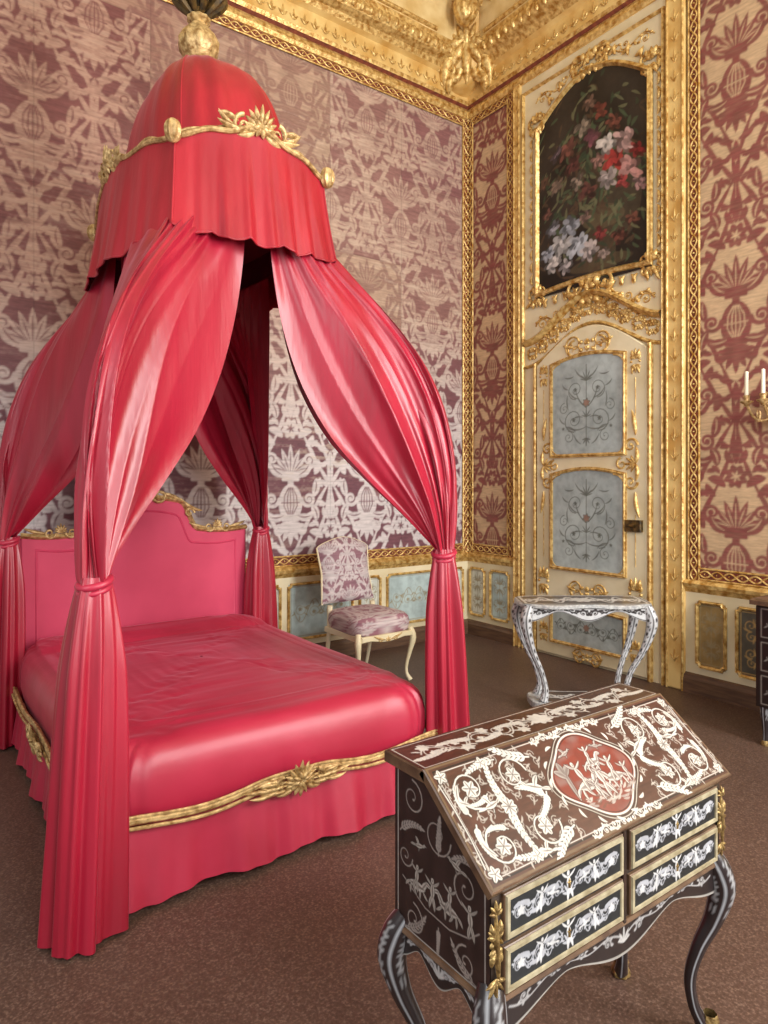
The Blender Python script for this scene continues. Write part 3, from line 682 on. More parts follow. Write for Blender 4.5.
mb.build('gilt_crown',['golda','iron'],bed)

# mattress / cover
BX0,BX1,BY0,BY1=.555,2.03,2.42,4.47;bcx,bcy=(BX0+BX1)/2,(BY0+BY1)/2;ha,hb=(BX1-BX0)/2,(BY1-BY0)/2
NT=400
th=np.linspace(0,2*PI,NT,endpoint=False);e=2/16.
cx_=np.sign(np.cos(th))*np.abs(np.cos(th))**e;sy_=np.sign(np.sin(th))*np.abs(np.sin(th))**e
rings=[(.24,-.02),(.30,-.004),(.36,.008),(.43,.008),(.48,-.002),(.512,-.016),(.536,-.036),(.552,-.065)]
rows=[]
for z,ins in rings:
    wob=.004*np.sin(th*17)+.003*np.sin(th*29);rows.append(np.c_[bcx+(ha+ins+wob)*cx_,bcy+(hb+ins+wob)*sy_,np.full(NT,z)])
for kk in np.linspace(.91,.01,80):
    x=bcx+ha*kk*cx_;y=bcy+hb*kk*sy_
    z=.556+.020*(1-kk**2)+.010*(vnoise(x,y,.16,2)-.5)+.008*(vnoise(x*1.0,y*2.2,.09,7)-.5)+.005*(vnoise(x*2.4+y,y,.06,17)-.5)
    z=z+.006*np.exp(-((kk-.78)/.010)**2)+.004*np.exp(-((kk-.81)/.008)**2)
    z=z+.010*np.exp(-((y-3.98-.03*np.sin(x*5))/.015)**2)*(kk<.93)
    z=z+.050*np.clip(1-((y-4.22)/.2)**2,0,1)*np.clip((1-((x-bcx)/ha)**6),0,1)
    rows.append(np.c_[x,y,z])
mb=MB();mb.surf(np.array(rows),0,cv=True)
mb.build('bedcover',['silkb'],bed,angle=180)
def pathbed(o):
    P=[(BX0-o,BY1)]+[(BX0-o,y) for y in np.linspace(BY1,BY0-o,120)[1:]]+[(x,BY0-o) for x in np.linspace(BX0-o,BX1+o,110)[1:]]+[(BX1+o,y) for y in np.linspace(BY0-o,BY1,120)[1:]]
    return np.array(P)
rows=[];pb=pathbed(.01);sl=np.concatenate([[0],np.cumsum(np.linalg.norm(np.diff(pb,axis=0),axis=1))])
nrm=offset(pb,1,False)-pb;nrm/=np.linalg.norm(nrm,axis=1,keepdims=True);ctr=np.array([bcx,bcy]);sg=np.sign(((pb-ctr)*nrm).sum(1).mean());nrm*=sg
for v in np.linspace(0,1,18):
    f_=(.009*np.sin(sl*15)+.007*np.sin(sl*27+1)+.004*np.sin(sl*61+2))*(.2+v)
    q=pb+nrm*(.0+.035*v+f_)[:,None];hem=.018+.018*np.abs(np.sin(sl*7))
    rows.append(np.c_[q,.29+(hem-.29)*v])
mb=MB();mb.surf(np.array(rows),0);mb.build('bed_skirt',['silkb'],bed,angle=180)
mb=MB()
def rail(P0,P1,shellang):
    P0,P1=np.array(P0,float),np.array(P1,float);t=np.linspace(0,1,80)
    w=.016*np.sin(t*2*PI*2+PI/2)*(1-np.exp(-((t-.5)/.1)**2))
    P=P0+(P1-P0)*t[:,None];P[:,2]+=w+.015*np.exp(-((t-.5)/.12)**2)
    nn=np.array([math.cos(shellang),math.sin(shellang),0])
    mb.tube(P,.013,8,0);Q=P+nn*.014;Q[:,2]-=.020;mb.tube(Q,.007,8,0);Q=P+nn*.006;Q[:,2]+=.016;mb.tube(Q,.006,8,0)
    m=(P0+P1)/2+nn*.028
    shell(tuple(m),shellang,.95)
    mb.T=frame(m+np.array([0,0,-.01]),(-math.sin(shellang),math.cos(shellang),0),(0,0,1),nn)
    mb.relief(fan(0,.02,-PI/2,.08,9,.012,2.6,.5)+mir(leaf(.06,.0,0,.18,.010,.15)+leaf(.1,-.01,-.3,.12,.009,.6)+leaf(.08,.02,.3,.12,.009,-.7)),.022,.0,0);mb.T=None
rail((BX0-.02,BY0-.03,.315),(BX1+.02,BY0-.03,.315),-PI/2)
rail((BX0-.03,BY1,.315),(BX0-.03,BY0-.02,.315),PI);rail((BX1+.03,BY0-.02,.315),(BX1+.03,BY1,.315),0)
mb.build('gilt_rail',['golda'],bed)
xs=np.linspace(-.72,.72,61)
def hb_top(x):
    a=abs(x)
    if a<.24: return 1.40-.03*(a/.24)**2
    if a<.36: f=(a-.24)/.12;return 1.37-.19*(1-math.cos(f*PI))/2
    return 1.18-.015*math.sin((a-.36)/.36*PI)
ol_=[(x,hb_top(x)) for x in xs]
mb=MB();mb.T=frame((bcx,4.50,0),(1,0,0),(0,0,1),(0,-1,0))
mb.prism([(-.72,.02)]+[(.72,.02)]+[(x,z) for x,z in ol_[::-1]],-.03,.02,0,.012)
inn=[(-.63,.5)]+[(.63,.5)]+[(x*.88,z-.09) for x,z in ol_[::-1]]
mb.sweep(inn,[(-.008,.018),(-.005,.023),(0,.025),(.005,.023),(.008,.018)],0)
mb.sweep(ol_,[(-.018,.0),(-.018,.025),(0,.04),(.014,.025),(.018,.0)],1,False)
S=[]
for s in(-1,1): S+=xf(mir(spiral(.06,0,.035,PI,1.2,.009)+leaf(.08,0,.1,.13,.011,.4))+fan(0,0,PI/2,.06,7,.008),s*.50,1.19)
S+=xf(fan(0,0,PI/2,.13,11,.011,2.6)+mir(spiral(.1,.0,.05,PI,1.3,.011)+leaf(.1,.02,-.2,.2,.013,-.5)),0,1.41)
S+=mir(leaf(.24,1.39,-.9,.18,.014,.9)+spiral(.30,1.29,.035,0,1.2,.009))
mb.relief(S,.025,.03,1);mb.build('headboard',['silkh','golda'],bed)

# ================================================================== CHAIR
ch=empty('upholstered_chair',(2.90,4.25,0))
mb=MB();cx0,yf,yb=2.90,3.98,4.5
th=np.linspace(0,2*PI,96,endpoint=False);e=2/5.
c_=np.sign(np.cos(th))*np.abs(np.cos(th))**e;s_=np.sign(np.sin(th))*np.abs(np.sin(th))**e
rows=[]
def dcol(u,v,a=(150,104,114),b=(202,188,184)):
    m=dam(u,v,.6)[...,None]*(.7+.3*vnoise(u/5,v,.01,4)[...,None]);return lin(a)*(1-m)+lin(b)*m
for z,k in((.375,.96),(.39,1.02),(.44,1.06),(.485,1.03),(.51,.95),(.522,.8),(.53,.6),(.533,.4),(.535,.2),(.535,.02)):
    tap=1-.10*((s_*k+1)/2);x=cx0+.25*k*c_*tap;y=(yf+yb)/2+.25*k*s_;rows.append(np.c_[x,y,np.full(96,z)])
rows=np.array(rows);R2=[];tt=np.linspace(0,len(rows)-1,60)
for t in tt:
    i=min(int(t),len(rows)-2);R2.append(rows[i]*(1-(t-i))+rows[i+1]*(t-i))
R2=np.array(R2);mb.surf(R2,0,cv=True,col=dcol(R2[...,0]-cx0,R2[...,1]+R2[...,2]*1.2).reshape(-1,3))
na,nv=70,90;a=np.linspace(-1,1,na)[:,None];v=np.linspace(0,1,nv)[None]
hw=.243-.018*np.sin(v*PI)-.006*v
H=.46+.045*np.cos(a*PI/2)**2-.03*np.abs(a)**6+.0*v
for sgn in(1,-1):
    x=cx0+a*hw;z=.55+v*(H);bul=.045*(1-a**6)*(1-(2*v-1)**8) if sgn>0 else .012*(1-a**6)*(1-(2*v-1)**8)
    y=4.50+.09*v-sgn*bul;mb.surf(np.stack([x+0*v,y,z],-1),0,col=dcol(x-cx0+0*v,z-.18,(140,100,110),(204,194,192)).reshape(-1,3))
mb.build('upholstery',['paintw'],ch,angle=180)
mb=MB()
a=np.linspace(-1,1,30);top=np.c_[cx0+a*.238,np.full(30,4.597),1.006+.045*np.cos(a*PI/2)**2-.03*np.abs(a)**6]
L_=[(cx0-.24,4.51,.54),(cx0-.222,4.55,.78)];R_=[(cx0+.222,4.55,.78),(cx0+.24,4.51,.54)]
mb.tube(np.vstack([L_,top,R_]),.008,8,0)
for s in(-1,1):
    t=np.linspace(0,1,14);P=np.c_[np.full(14,cx0+s*.20),4.46+.09*(1-t)**2,.54*t];mb.tube(P,.013+.009*t,8,0)
    tt=np.linspace(0,1,20);P=np.c_[cx0+s*crom(tt,[.235,.25,.235,.22,.22,.235]),yf+crom(tt,[.03,.01,.03,.05,.05,.02]),crom(tt,[.40,.33,.22,.12,.05,.0])]
    mb.tube(P,crom(tt,[.022,.025,.018,.013,.013,.020]),10,0)
mb.T=frame((cx0,yf-.004,.365),(1,0,0),(0,0,1),(0,-1,0))
mb.prism([(-.23,.02),(-.23,-.02)]+[(x,-.01-.025*math.cos(x*PI/.46)**2) for x in np.linspace(-.15,.15,12)]+[(.23,-.02),(.23,.02)],-.02,.010,0,.006)
mb.relief(mir(spiral(.07,-.01,.02,PI,1.2,.005)+leaf(.02,-.02,.2,.12,.008,.3))+fan(0,-.03,PI/2,.04,5,.006),.010,.01,1);mb.T=None
for s in(-1,1): mb.box((cx0+s*.230-.012,yf+.02,.345),(cx0+s*.230+.012,yb-.03,.385),0)
mb.build('frame',['cream','golda'],ch)

# ================================================================== CONSOLE TABLE
F=np.array([.585,.811,0]);Rr=np.array([.811,-.585,0])
tb=empty('inlaid_side_table',(3.62,2.80,0))
O=np.array([3.64,2.82,0.])
TT=lambda P:O+P[:,:1]*Rr+P[:,1:2]*F+P[:,2:3]*np.array([0,0,1.])
mb=MB();mb.T=TT
def toppath(hw,hd,n=64):
    t=np.linspace(0,2*PI,n,endpoint=False);e=2/5.
    x=hw*np.sign(np.cos(t))*np.abs(np.cos(t))**e;y=hd*np.sign(np.sin(t))*np.abs(np.sin(t))**e
    y=y*(1-.14*np.cos(x/hw*PI*2)*(y<0));return np.c_[x,y]
mb.prism(toppath(.43,.19),.70,.722,0,.008)
cv=Canvas(-.41,-.17,.41,.17,.0045,(86,76,70));cv.draw(thin(mir(rinceau(.03,0,.38,0,4,.12,.008)),1.),(208,206,200));cv.draw(flower(0,0,.08,8),(208,206,200));cv.rectline(-.39,-.155,.39,.155,.009,(200,198,192))
w_=np.clip(1-np.abs(cv.X/.43)**5,0.05,1)**(1/5.);cv.Y=cv.Y*w_;mb.canvas(cv,.7232,1)
def apron(x0,x1):
    cv=Canvas(x0,.60,x1,.700,.0035,(196,196,196));cv.draw(thin(mir(rinceau(0,.66,x1-.02,.66,5,.028,.0050)),1.),(48,42,42))
    cv.rectline(x0+.004,.606,x1-.004,.694,.004,(48,42,42))
    s=.645-.03*np.cos(cv.X/x1*PI*2);tt=(cv.Y-.60)/.10;return cv,s+tt*(.70-s)
cv,Z=apron(-.37,.37)
mb.surf(np.stack([cv.X,np.full_like(cv.X,-.165),Z],-1),1,col=cv.c.reshape(-1,3))
mb.surf(np.stack([cv.X,np.full_like(cv.X,.155),Z],-1),1,col=cv.c.reshape(-1,3))
for s in(-1,1): mb.prism([(s*.37-.008,-.165),(s*.37+.008,-.165),(s*.37+.008,.155),(s*.37-.008,.155)],.63,.70,0)
iv=lin((194,194,194));dk=lin((46,40,40))
def ivc(t,j):
    k=int(round(j*24))
    if k%6==0: return dk
    if k%6 in(3,4) and int(t*40)%3==0: return dk
    if k%6==2 and int(t*40)%3==1: return dk
    return iv
for s in(-1,1):
    for yy,ky in((-.14,-1),(.12,1)):
        t=np.linspace(0,1,60);P=np.c_[s*crom(t,[.375,.400,.385,.345,.29,.26,.275]),yy+ky*crom(t,[0,.02,.015,-.01,-.04,-.05,-.04]),crom(t,[.705,.62,.52,.40,.28,.16,.085])]
        mb.tube(P,crom(t,[.032,.037,.029,.021,.018,.020,.030]),24,1,colf=ivc)
        mb.T=None;k=TT(np.array([[s*.27,yy*.8,.0]]))[0];mb.lathe([(0,.0),(.028,.0),(.034,.02),(.02,.045),(.02,.05)],tuple(k),14,2);mb.T=TT
pp=[]
for t in np.linspace(0,2*PI,64,endpoint=False):
    pp.append((.35*math.copysign(abs(math.cos(t))**.5,math.cos(t))*(1-.12*math.sin(t)**2),.16*math.copysign(abs(math.sin(t))**.5,math.sin(t))*(1-.25*math.exp(-(math.cos(t)/.35)**2))))
mb.prism(pp,.045,.085,0,.006)
cv=Canvas(-.26,-.10,.26,.10,.0045,(70,56,52));cv.draw(thin(mir(rinceau(.02,0,.24,0,3,.06,.006)),1.),(196,194,190));mb.canvas(cv,.0862,1)
mb.build('table_body',['ivory','marq','bronze'],tb)

# ================================================================== SLANT-FRONT DESK
dk_=empty('slant_front_desk',(1.365,1.09,0))
x0,x1,yF,yB=.935,1.795,.94,1.25;zb,zs,zt=.475,.70,.865
mb=MB()
mb.T=lambda P:np.c_[P[:,2],P[:,0],P[:,1]]
mb.prism([(yF,zb),(yF,zs),(1.13,zt),(yB,zt),(yB,zb)],x0,x1,0,0)
mb.T=None
WOOD=(74,44,33);IV=(192,187,178);EN=(86,74,68)
V=np.array([0,.21,.168]);Lv=np.linalg.norm(V);V=V/Lv;Nn=np.cross([1,0,0],V)
OL=np.array([.915,.915,.712]);W=.90
mb.T=frame(OL,(1,0,0),V,Nn)
mb.prism([(0,0),(W,0),(W,Lv),(0,Lv)],-.020,0,3,.003)
cv=Canvas(.004,.004,W-.004,Lv-.002,.0013,WOOD)
g=vnoise(cv.X,cv.Y*6,.03,2)[...,None]*.35+vnoise(cv.X,cv.Y*3,.1,5)[...,None]*.35;cv.c=cv.c*(.6+g)
mx=W/2;my=Lv/2
cv.rectline(.004,.004,W-.004,Lv-.002,.005,(98,76,54));cv.rectline(.018,.016,W-.018,Lv-.014,.0018,(28,20,18));cv.rectline(.023,.021,W-.023,Lv-.019,.0009,IV)
def acan(x,y,a,L,w,c,sg=1):
    n=9;t=np.linspace(0,1,n);g=a+c*t
    px=x+np.concatenate([[0],np.cumsum(np.cos(g[:-1]))])*L/(n-1);py=y+np.concatenate([[0],np.cumsum(np.sin(g[:-1]))])*L/(n-1)
    S=[(np.c_[px,py],np.full(n,w*.25))]
    for i in range(1,n):
        for s in(-1,1): S+=leaf(px[i],py[i],g[i]+s*.85,L*.24*(1-.5*t[i]),w*.42,-s*.8,5)
    S+=leaf(px[-1],py[-1],g[-1],L*.25,w*.55,0,5)
    return S
def bird(x,y,s,d=1,a=0):
    S=leaf(-.022,0,.15,.045,.0080,.2)+leaf(.02,.008,.7,.012,.0045,0)+line([(.029,.016),(.0295,.0165)],.0040)+leaf(.031,.016,-.2,.010,.0014,0)+leaf(-.02,-.002,PI-.1,.032,.0042,.5)+leaf(-.003,.004,1.9,.034,.006,.7)+leaf(.0,-.005,-1.9,.014,.0012,0)
    S=[(P*np.array([d,1]),W_) for P,W_ in S];return xf(S,x,y,s,a)
# fine background tracery, then the larger foliage, flowers and birds
rr_=np.random.RandomState(21);BG=[]
for i in range(9):
    for j in range(7):
        x=.155+.034*i+.008*rr_.randn();y=-.102+.034*j+.006*rr_.randn();a=rr_.rand()*6.3;sg=1 if rr_.rand()>.5 else -1
        BG+=spiral(x,y,.011,a,1.2,.0011,sg,14)+leaf(x,y,a+1,.020,.0024,sg*.8,5)+leaf(x,y,a+3,.018,.0022,-sg*.8,5)
cv.draw(xf(mir(BG),mx,my),(168,160,150),.8)
L1=spiral(.365,.062,.046,-PI/2,1.4,.0022)+spiral(.365,-.066,.044,PI/2,1.4,.0022,-1)+spiral(.235,.060,.044,PI,1.3,.0022,-1)+spiral(.235,-.064,.044,PI,1.3,.0022)
L1+=acan(.16,.085,.25,.10,.008,.5)+acan(.16,-.085,-.25,.10,.008,-.5)+acan(.295,.0,1.3,.09,.008,.6)+acan(.295,-.0,-1.3,.09,.008,-.6)+acan(.40,.01,1.1,.06,.007,.9)+acan(.40,-.01,-1.1,.06,.007,-.9)+acan(.18,-.01,.9,.07,.007,-.7)+acan(.175,.0,-1.0,.07,.007,.7)
L1+=acan(.26,.105,.1,.08,.006,-.4)+acan(.26,-.105,-.1,.08,.006,.4)+acan(.33,.04,-.6,.05,.005,.8)+acan(.33,-.04,.6,.05,.005,-.8)
L1+=flower(.365,.062,.020,6)+flower(.365,-.066,.019,6)+flower(.235,.060,.019,6)+flower(.235,-.064,.019,6)+flower(.295,.0,.020,8)+flower(.42,.105,.016,5)+flower(.42,-.105,.016,5)+flower(.30,.108,.014,5)+flower(.30,-.108,.014,5)
L1+=bird(.20,.015,1.0,1,.2)+bird(.335,.012,.8,-1,.1)+bird(.27,-.11,.7,1)+bird(.40,.035,.6,1,.3)
L1+=leaf(.41,.045,1.8,.04,.005,.7)+leaf(.41,-.045,-1.8,.04,.005,-.7)+line([(.435,-.09),(.430,-.03),(.430,.03),(.435,.09)],.0014)
S=mir(L1)
cv.draw(xf([(P,W_+.0018) for P,W_ in S],mx,my),(44,27,21),.9);cv.draw(xf(S,mx,my),IV)
cv.draw(xf([(P,W_*.28) for P,W_ in S if W_.max()>.0035],mx,my),EN,.8)
S=mir(rinceau(.0,.117,.13,.117,4,.012,.0015))+mir(rinceau(.0,-.119,.13,-.119,4,.012,.0015));cv.draw(xf(S,mx,my),IV)
o=np.linspace(0,2*PI,80);outl=np.c_[mx+.130*np.cos(o)*(1+.09*np.cos(4*o)),my+.098*np.sin(o)*(1+.07*np.cos(4*o))]
cv.draw([((outl-[mx,my])*1.07+[mx,my],np.full(80,.006))],(56,34,26))
cv.poly(outl,(116,48,36))
inside=(((cv.X-mx)/.13)**2+((cv.Y-my)/.098)**2)<1.0
cl=vnoise(cv.X,cv.Y*2,.035,8);k_=(np.clip((cl-.45)*2,0,1)*.55*inside)[...,None];cv.c=cv.c*(1-k_)+lin((120,104,98))*k_
cv.draw([(outl,np.full(80,.0022))],IV);cv.draw([((outl-[mx,my])*1.09+[mx,my],np.full(80,.0010))],(176,168,156))
cv.draw([((outl-[mx,my])*.95+[mx,my],np.full(80,.0010))],(40,24,20))
for k in range(16):
    a=2*PI*(k+.5)/16;cv.draw(leaf(mx+.142*math.cos(a),my+.108*math.sin(a),a+.9,.024,.0035,.9,6),IV)
def figure(x,y,s,lean):
    S=leaf(x,y,PI/2+lean,.036*s,.0085*s,0)+line([(x-lean*.04*s,y+.043*s),(x-lean*.042*s,y+.047*s)],.0055*s)
    S+=leaf(x,y+.005,-PI/2-.35+lean,.042*s,.0050*s,.3)+leaf(x,y+.005,-PI/2+.5+lean,.042*s,.0050*s,-.4)+leaf(x-lean*.03,y+.032*s,.3,.036*s,.0032*s,.5)+leaf(x-lean*.03,y+.032*s,PI-.4,.036*s,.0032*s,-.6)
    return S
def horse(x,y,s,d=1):
    S=leaf(x-.03*s*d,y,0 if d>0 else PI,.07*s,.013*s,.1*d)+leaf(x+.025*s*d,y,.9 if d>0 else PI-.9,.036*s,.008*s,0)+leaf(x+.043*s*d,y+.028*s,-.3 if d>0 else PI+.3,.022*s,.006*s,0)
    for q,a in((-.025,-1.9),(-.015,-1.2),(.02,-1.9),(.03,-.9)): S+=leaf(x+q*s*d,y-.003,a if d>0 else -PI-a,.030*s,.0036*s,.5*d)
    S+=leaf(x-.03*s*d,y,PI+.4 if d>0 else -.4,.03*s,.004*s,.8*d)
    return S
r_=np.random.RandomState(4)
for k in range(90):
    x=mx+(r_.rand()-.5)*.22;y=my-.045-r_.rand()*.035
    if ((x-mx)/.118)**2+((y-my)/.088)**2<1: cv.draw(leaf(x,y,(r_.rand()-.5)*.8,.022,.003,.5,5),[(150,140,132),(96,60,48),(176,168,158)][k%3],.8)
def grp(S,c=(190,183,174)):
    cv.draw([(P,W_+.0018) for P,W_ in S],(70,32,26),.9);cv.draw(S,c);cv.draw([(P+[.0015,-.001],W_*.4) for P,W_ in S],(110,94,88),.8)
grp(bird(mx-.05,my+.062,.55),(166,158,150));grp(bird(mx+.06,my+.055,.5,-1),(166,158,150))
grp(leaf(mx-.095,my-.045,PI/2,.085,.006,-.2)+leaf(mx-.093,my+.01,2.2,.035,.008,.5)+leaf(mx-.092,my+.015,.9,.035,.008,-.5)+leaf(mx-.094,my+.02,1.6,.03,.008,.0),(146,136,128))
for g_ in (horse(mx-.045,my-.022,.95),horse(mx+.055,my-.026,.85,-1),figure(mx-.047,my-.005,.85,.15),figure(mx+.058,my-.012,.75,-.2),figure(mx+.008,my-.030,1.0,.05),figure(mx+.100,my-.030,.6,.0),horse(mx+.012,my+.022,.7),figure(mx+.012,my+.034,.6,-.2),figure(mx-.02,my-.045,.6,.2)): grp(g_)
mb.canvas(cv,.0008,1)
mb.T=frame((.915,1.122,.868),(1,0,0),(0,1,0),(0,0,1))
mb.prism([(0,0),(W,0),(W,.145),(0,.145)],-.018,.008,3,.003)
cv=Canvas(.004,.002,W-.004,.141,.002,WOOD);cv.c=cv.c*(.6+.5*vnoise(cv.X,cv.Y*5,.04,2)[...,None])
cv.rectline(.012,.010,W-.012,.132,.0012,IV)
S=[]
for k in range(4): S+=acan(.05+.095*k,.0,.5*(-1)**k,.085,.010,-.6*(-1)**k)+flower(.09+.095*k,-.028*(-1)**k,.018,6)
S+=rinceau(.03,.0,.40,.0,5,.04,.0018)
cv.draw(mir(xf(S,mx,.07),mx),IV);cv.draw(flower(mx,.07,.035,8),IV)
mb.canvas(cv,.0088,1)
mb.T=frame((x0,yF,0),(1,0,0),(0,0,1),(0,-1,0));fw=x1-x0
cv=Canvas(0,zb,fw,zs,.003,(66,54,46));cv.c*=(.7+.5*vnoise(cv.X*.3,cv.Y*3,.03,4)[...,None]);cv.draw(line([(0,zb+.109),(fw,zb+.109)],.003),(30,22,20));mb.canvas(cv,.001,1)
for r in range(2):
    for c in range(2):
        a=.028+c*(fw-.03)/2;b=a+(fw-.03)/2-.026;zz0=zb+.014+r*.105;zz1=zz0+.094
        mb.prism([(a,zz0),(b,zz0),(b,zz1),(a,zz1)],.001,.010,3,.002)
        mb.sweep([(a+.009,zz0+.009),(b-.009,zz0+.009),(b-.009,zz1-.009),(a+.009,zz1-.009)],[(-.006,.010),(-.004,.014),(.004,.014),(.006,.010)],4)
        cv=Canvas(a+.015,zz0+.015,b-.015,zz1-.015,.0013,(30,35,38));mxx=(a+b)/2;myy=(zz0+zz1)/2
        S=rinceau(mxx+.02,myy,b-.024,myy,5,.024,.0013)
        for q in range(3): S+=acan(mxx+.03+.045*q,myy+.004*(-1)**q,.6*(-1)**q,.042,.0060,-.8*(-1)**q)
        S=mir(S,mxx)+fan(mxx,myy-.02,PI/2,.035,5,.003)
        cv.draw(S,(164,166,172));cv.draw(mir(figure(mxx+.09,myy-.006,.6,.2)+bird(mxx+.055,myy,.45)+flower(mxx+.148,myy,.011,5),mxx)+figure(mxx,myy-.008,.75,.1),(196,196,196))
        mb.canvas(cv,.0112,1)
        mb.relief(xf(line([(0,-.006),(0,.006)],.003)+fan(0,.004,PI/2,.010,3,.002),mxx,myy),.004,.0112,2)
mb.prism([(fw/2-.010,zb),(fw/2+.003,zb),(fw/2+.003,zs),(fw/2-.010,zs)],.001,.008,0,.002)
for xx in(.006,fw-.006):
    mb.relief(xf(thin(cartou(.016,.05,.0045),.9),xx,.60)+leaf(xx,.66,-PI/2,.15,.007,.15)+fan(xx,.655,PI/2,.03,5,.0045)+fan(xx,.53,-PI/2,.045,5,.0045),.012,.008,2)
def aproncv(x0_,x1_,z1_,dep,res=.0025,bg=(36,28,28)):
    cv=Canvas(x0_,z1_-dep,x1_,z1_,res,bg);w=x1_-x0_;m=(x0_+x1_)/2
    cv.draw(thin(mir(rinceau(m+.01,z1_-dep*.4,x1_-.03,z1_-dep*.3,4,dep*.2,.0022),m),1.),(160,158,158));cv.draw(fan(m,z1_-dep*.6,PI/2,dep*.5,5,.003),(180,178,176))
    q=(cv.X-x0_)/w;shape=.35+.65*(np.abs(np.cos(q*PI*2))**1.6);tt=(z1_-cv.Y)/dep;cv.c[tt>.93]=lin((150,146,140));cv.Y=z1_-tt*dep*shape;return cv
mb.canvas(aproncv(0.02,fw-.02,zb,.075),.002,1)
def sidecv():
    cv=Canvas(0,zb,.31,zt,.0016,(44,30,28));cv.c*=(.65+.6*vnoise(cv.X*2,cv.Y,.04,4)[...,None])
    cv.draw(line([(.014,zb+.012),(.014,zs-.005),(.195,zt-.014),(.298,zt-.014),(.298,zb+.012),(.014,zb+.012)],.0014),(164,156,150))
    SS=spiral(.07,.67,.040,-PI/2,1.4,.0020)+spiral(.245,.79,.040,PI/2,1.4,.0020,1)+spiral(.24,.52,.036,PI/2,1.4,.0020)+spiral(.07,.52,.034,PI/2,1.4,.0020,-1)+spiral(.16,.74,.045,PI,1.3,.0018)+line([(.03,.6),(.06,.575),(.12,.56),(.2,.565),(.28,.6)],.0014)
    SS+=acan(.02,.72,.4,.08,.006,-.9)+acan(.29,.70,2.3,.08,.006,.9)+spiral(.27,.65,.026,PI,1.3,.0016)+acan(.04,.49,.2,.08,.005,.8)+acan(.27,.49,2.9,.08,.005,-.8)+acan(.155,.545,-PI/2,.05,.006,.1)+acan(.155,.70,PI/2,.07,.007,.1)
    cv.draw(SS,(140,130,124))
    for F_ in (horse(.12,.60,.8),figure(.12,.615,.7,.1),figure(.055,.60,.8,-.1),horse(.23,.60,.75,-1),figure(.23,.61,.7,.1),figure(.175,.60,.8,.0),bird(.10,.70,.7),bird(.22,.69,.6,-1)):
        cv.draw([(P,W_+.0015) for P,W_ in F_],(30,20,18),.8);cv.draw(F_,(164,156,148));cv.draw([(P,W_*.35) for P,W_ in F_],(84,72,66),.8)
    top=np.where(cv.X<.19,zs+(zt-zs)*cv.X/.19,zt);cv.Y=np.minimum(cv.Y,top-.0005);return cv
mb.T=frame((x0,yF,0),(0,1,0),(0,0,1),(-1,0,0));mb.canvas(sidecv(),.0015,1);mb.canvas(aproncv(.02,.29,zb,.06),.001,1)
mb.T=frame((x1,yF,0),(0,1,0),(0,0,1),(1,0,0));mb.canvas(sidecv(),.0015,1);mb.canvas(aproncv(.02,.29,zb,.06),.001,1)
mb.T=None
mb.sweep([(x0,yF),(x1,yF),(x1,yB),(x0,yB)],[(0,zb+.010),(.006,zb+.008),(.009,zb),(.005,zb-.006),(0,zb-.008)],3)
d1=lin((40,30,30));i1=lin((160,162,166))
def legc(t,j):
    k=int(round(j*32))%8
    if k==0: return i1
    if .06<t<.36 and k in(3,5) and int(t*50)%2==0: return lin((146,146,148))
    if .1<t<.3 and k==4: return lin((146,146,148))
    return d1
for sx,xx in((-1,x0+.02),(1,x1-.02)):
    for sy,yy in((-1,yF+.02),(1,yB-.02)):
        t=np.linspace(0,1,60)
        off=crom(t,[.0,.016,.024,.010,-.015,-.030,-.026,-.012,.004])
        zz=crom(t,[.50,.455,.40,.32,.24,.16,.09,.04,.006])
        P=np.c_[xx+sx*off*1.15,yy+sy*off,zz];R=crom(t,[.026,.034,.034,.025,.019,.016,.015,.018,.022])
        mb.tube(P,R,32,1,colf=legc)
        e=P[-1];mb.lathe([(0,-.004),(.026,-.004),(.028,.008),(.02,.022),(.022,.04),(.017,.055)],(e[0],e[1],e[2]),16,2,.08,6)
mb.build('desk_body',['dark','marq','bronze','edge','yel'],dk_)

# ================================================================== COMMODE right
cm=empty('inlaid_commode',(4.24,1.46,0));mb=MB();dy=-.055
mb.box((3.97,1.10+dy,.22),(4.53,1.92+dy,.80),0,.008);mb.box((3.945,1.075+dy,.80),(4.54,1.945+dy,.835),3,.01)
mb.T=frame((3.97,1.92+dy,0),(0,-1,0),(0,0,1),(-1,0,0))
cv=Canvas(.01,.23,.81,.79,.005,(36,26,24))
for zc in(.32,.51,.70):
    cv.rectline(.03,zc-.08,.79,zc+.08,.003,(126,118,110));cv.draw(thin(mir(rinceau(.43,zc,.76,zc,4,.05,.004),.41),.6),(126,120,114))
mb.canvas(cv,.002,1)
for zc in(.32,.51,.70):
    for q in(.2,.62): mb.relief(xf(cartou(.05,.03,.006),q,zc),.015,.003,2)
mb.T=frame((3.97,1.92+dy,0),(1,0,0),(0,0,1),(0,1,0))
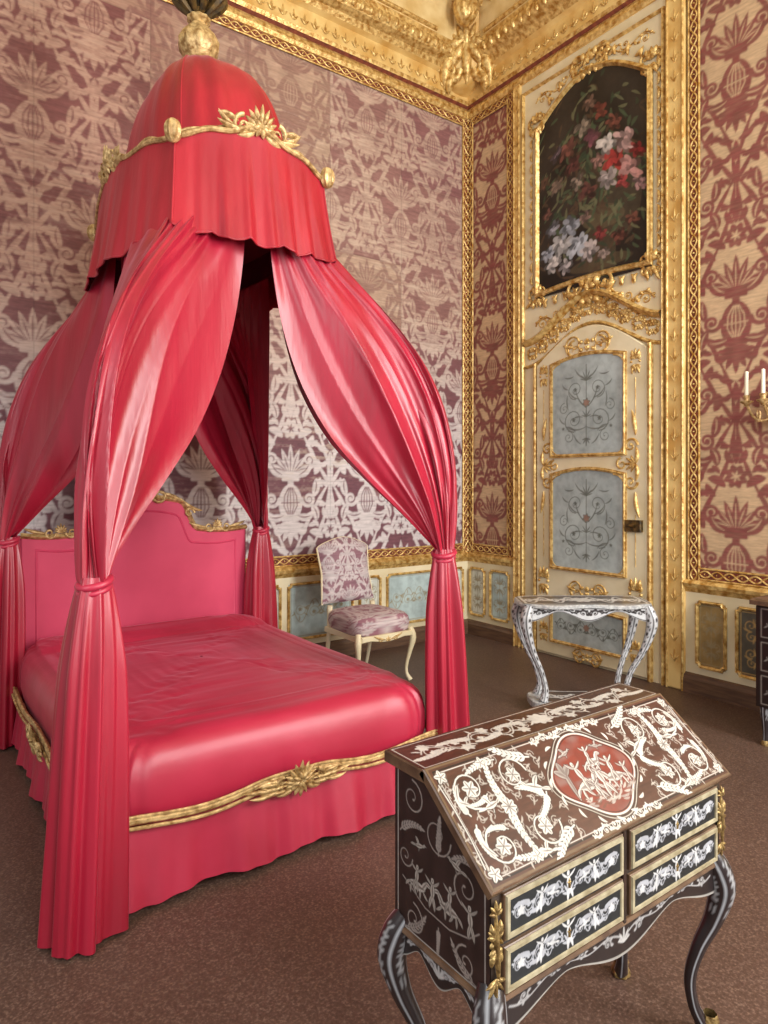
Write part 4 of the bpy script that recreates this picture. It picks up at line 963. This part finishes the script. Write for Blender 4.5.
cv=Canvas(.01,.23,.55,.79,.006,(44,28,24));cv.rectline(.04,.26,.52,.76,.004,(150,142,134));cv.draw(xf(cartou(.18,.2,.008),.28,.51),(160,154,148));mb.canvas(cv,.002,1);mb.T=None
for xx in(4.0,4.49):
    for yy in(1.14+dy,1.88+dy):
        t=np.linspace(0,1,16);mb.tube(np.c_[np.full(16,xx),np.full(16,yy),.23*(1-t)+.004],crom(t,[.03,.028,.02,.016,.02]),32,1,colf=legc);mb.lathe([(0,0),(.024,0),(.026,.01),(.016,.035)],(xx,yy,0),12,2)
mb.build('commode_body',['dark','marq','bronze','edge'],cm)

# ================================================================== LIGHT
w=bpy.data.worlds.new('World');bpy.context.scene.world=w;w.use_nodes=True
bg=w.node_tree.nodes['Background'];bg.inputs[0].default_value=(.98,.985,1,1);bg.inputs[1].default_value=.46
def area(loc,tgt,sx,sy,e,col=(1,1,1)):
    l=bpy.data.lights.new('window_daylight','AREA');l.shape='RECTANGLE';l.size=sx;l.size_y=sy;l.energy=e;l.color=col
    o=bpy.data.objects.new('window_daylight',l);bpy.context.collection.objects.link(o);o.location=loc
    o.rotation_euler=(Vector(tgt)-Vector(loc)).to_track_quat('-Z','Y').to_euler()
area((3.5,-2.2,3.0),(2.4,4,1.6),1.3,3.2,330,(1,.99,.97))
area((.6,-2.6,3.0),(2.0,4,1.6),1.3,3.2,150,(1,.99,.97))
area((-2.2,.8,3.0),(2.4,3.4,1.8),1.2,3.0,65,(1,1,1))
# ================================================================== CAMERA
cam=bpy.data.cameras.new('camera');co=bpy.data.objects.new('camera',cam);bpy.context.collection.objects.link(co)
co.location=(0,0,1.5);co.rotation_euler=(PI/2,0,-math.atan2(.585,.811))
cam.sensor_fit='VERTICAL';cam.sensor_height=36;cam.lens=670*36/1024;cam.shift_y=-30/1024;cam.clip_start=.05
bpy.context.scene.camera=co
sc_=bpy.context.scene
sc_.view_settings.view_transform='Standard';sc_.view_settings.look='None';sc_.view_settings.exposure=.05
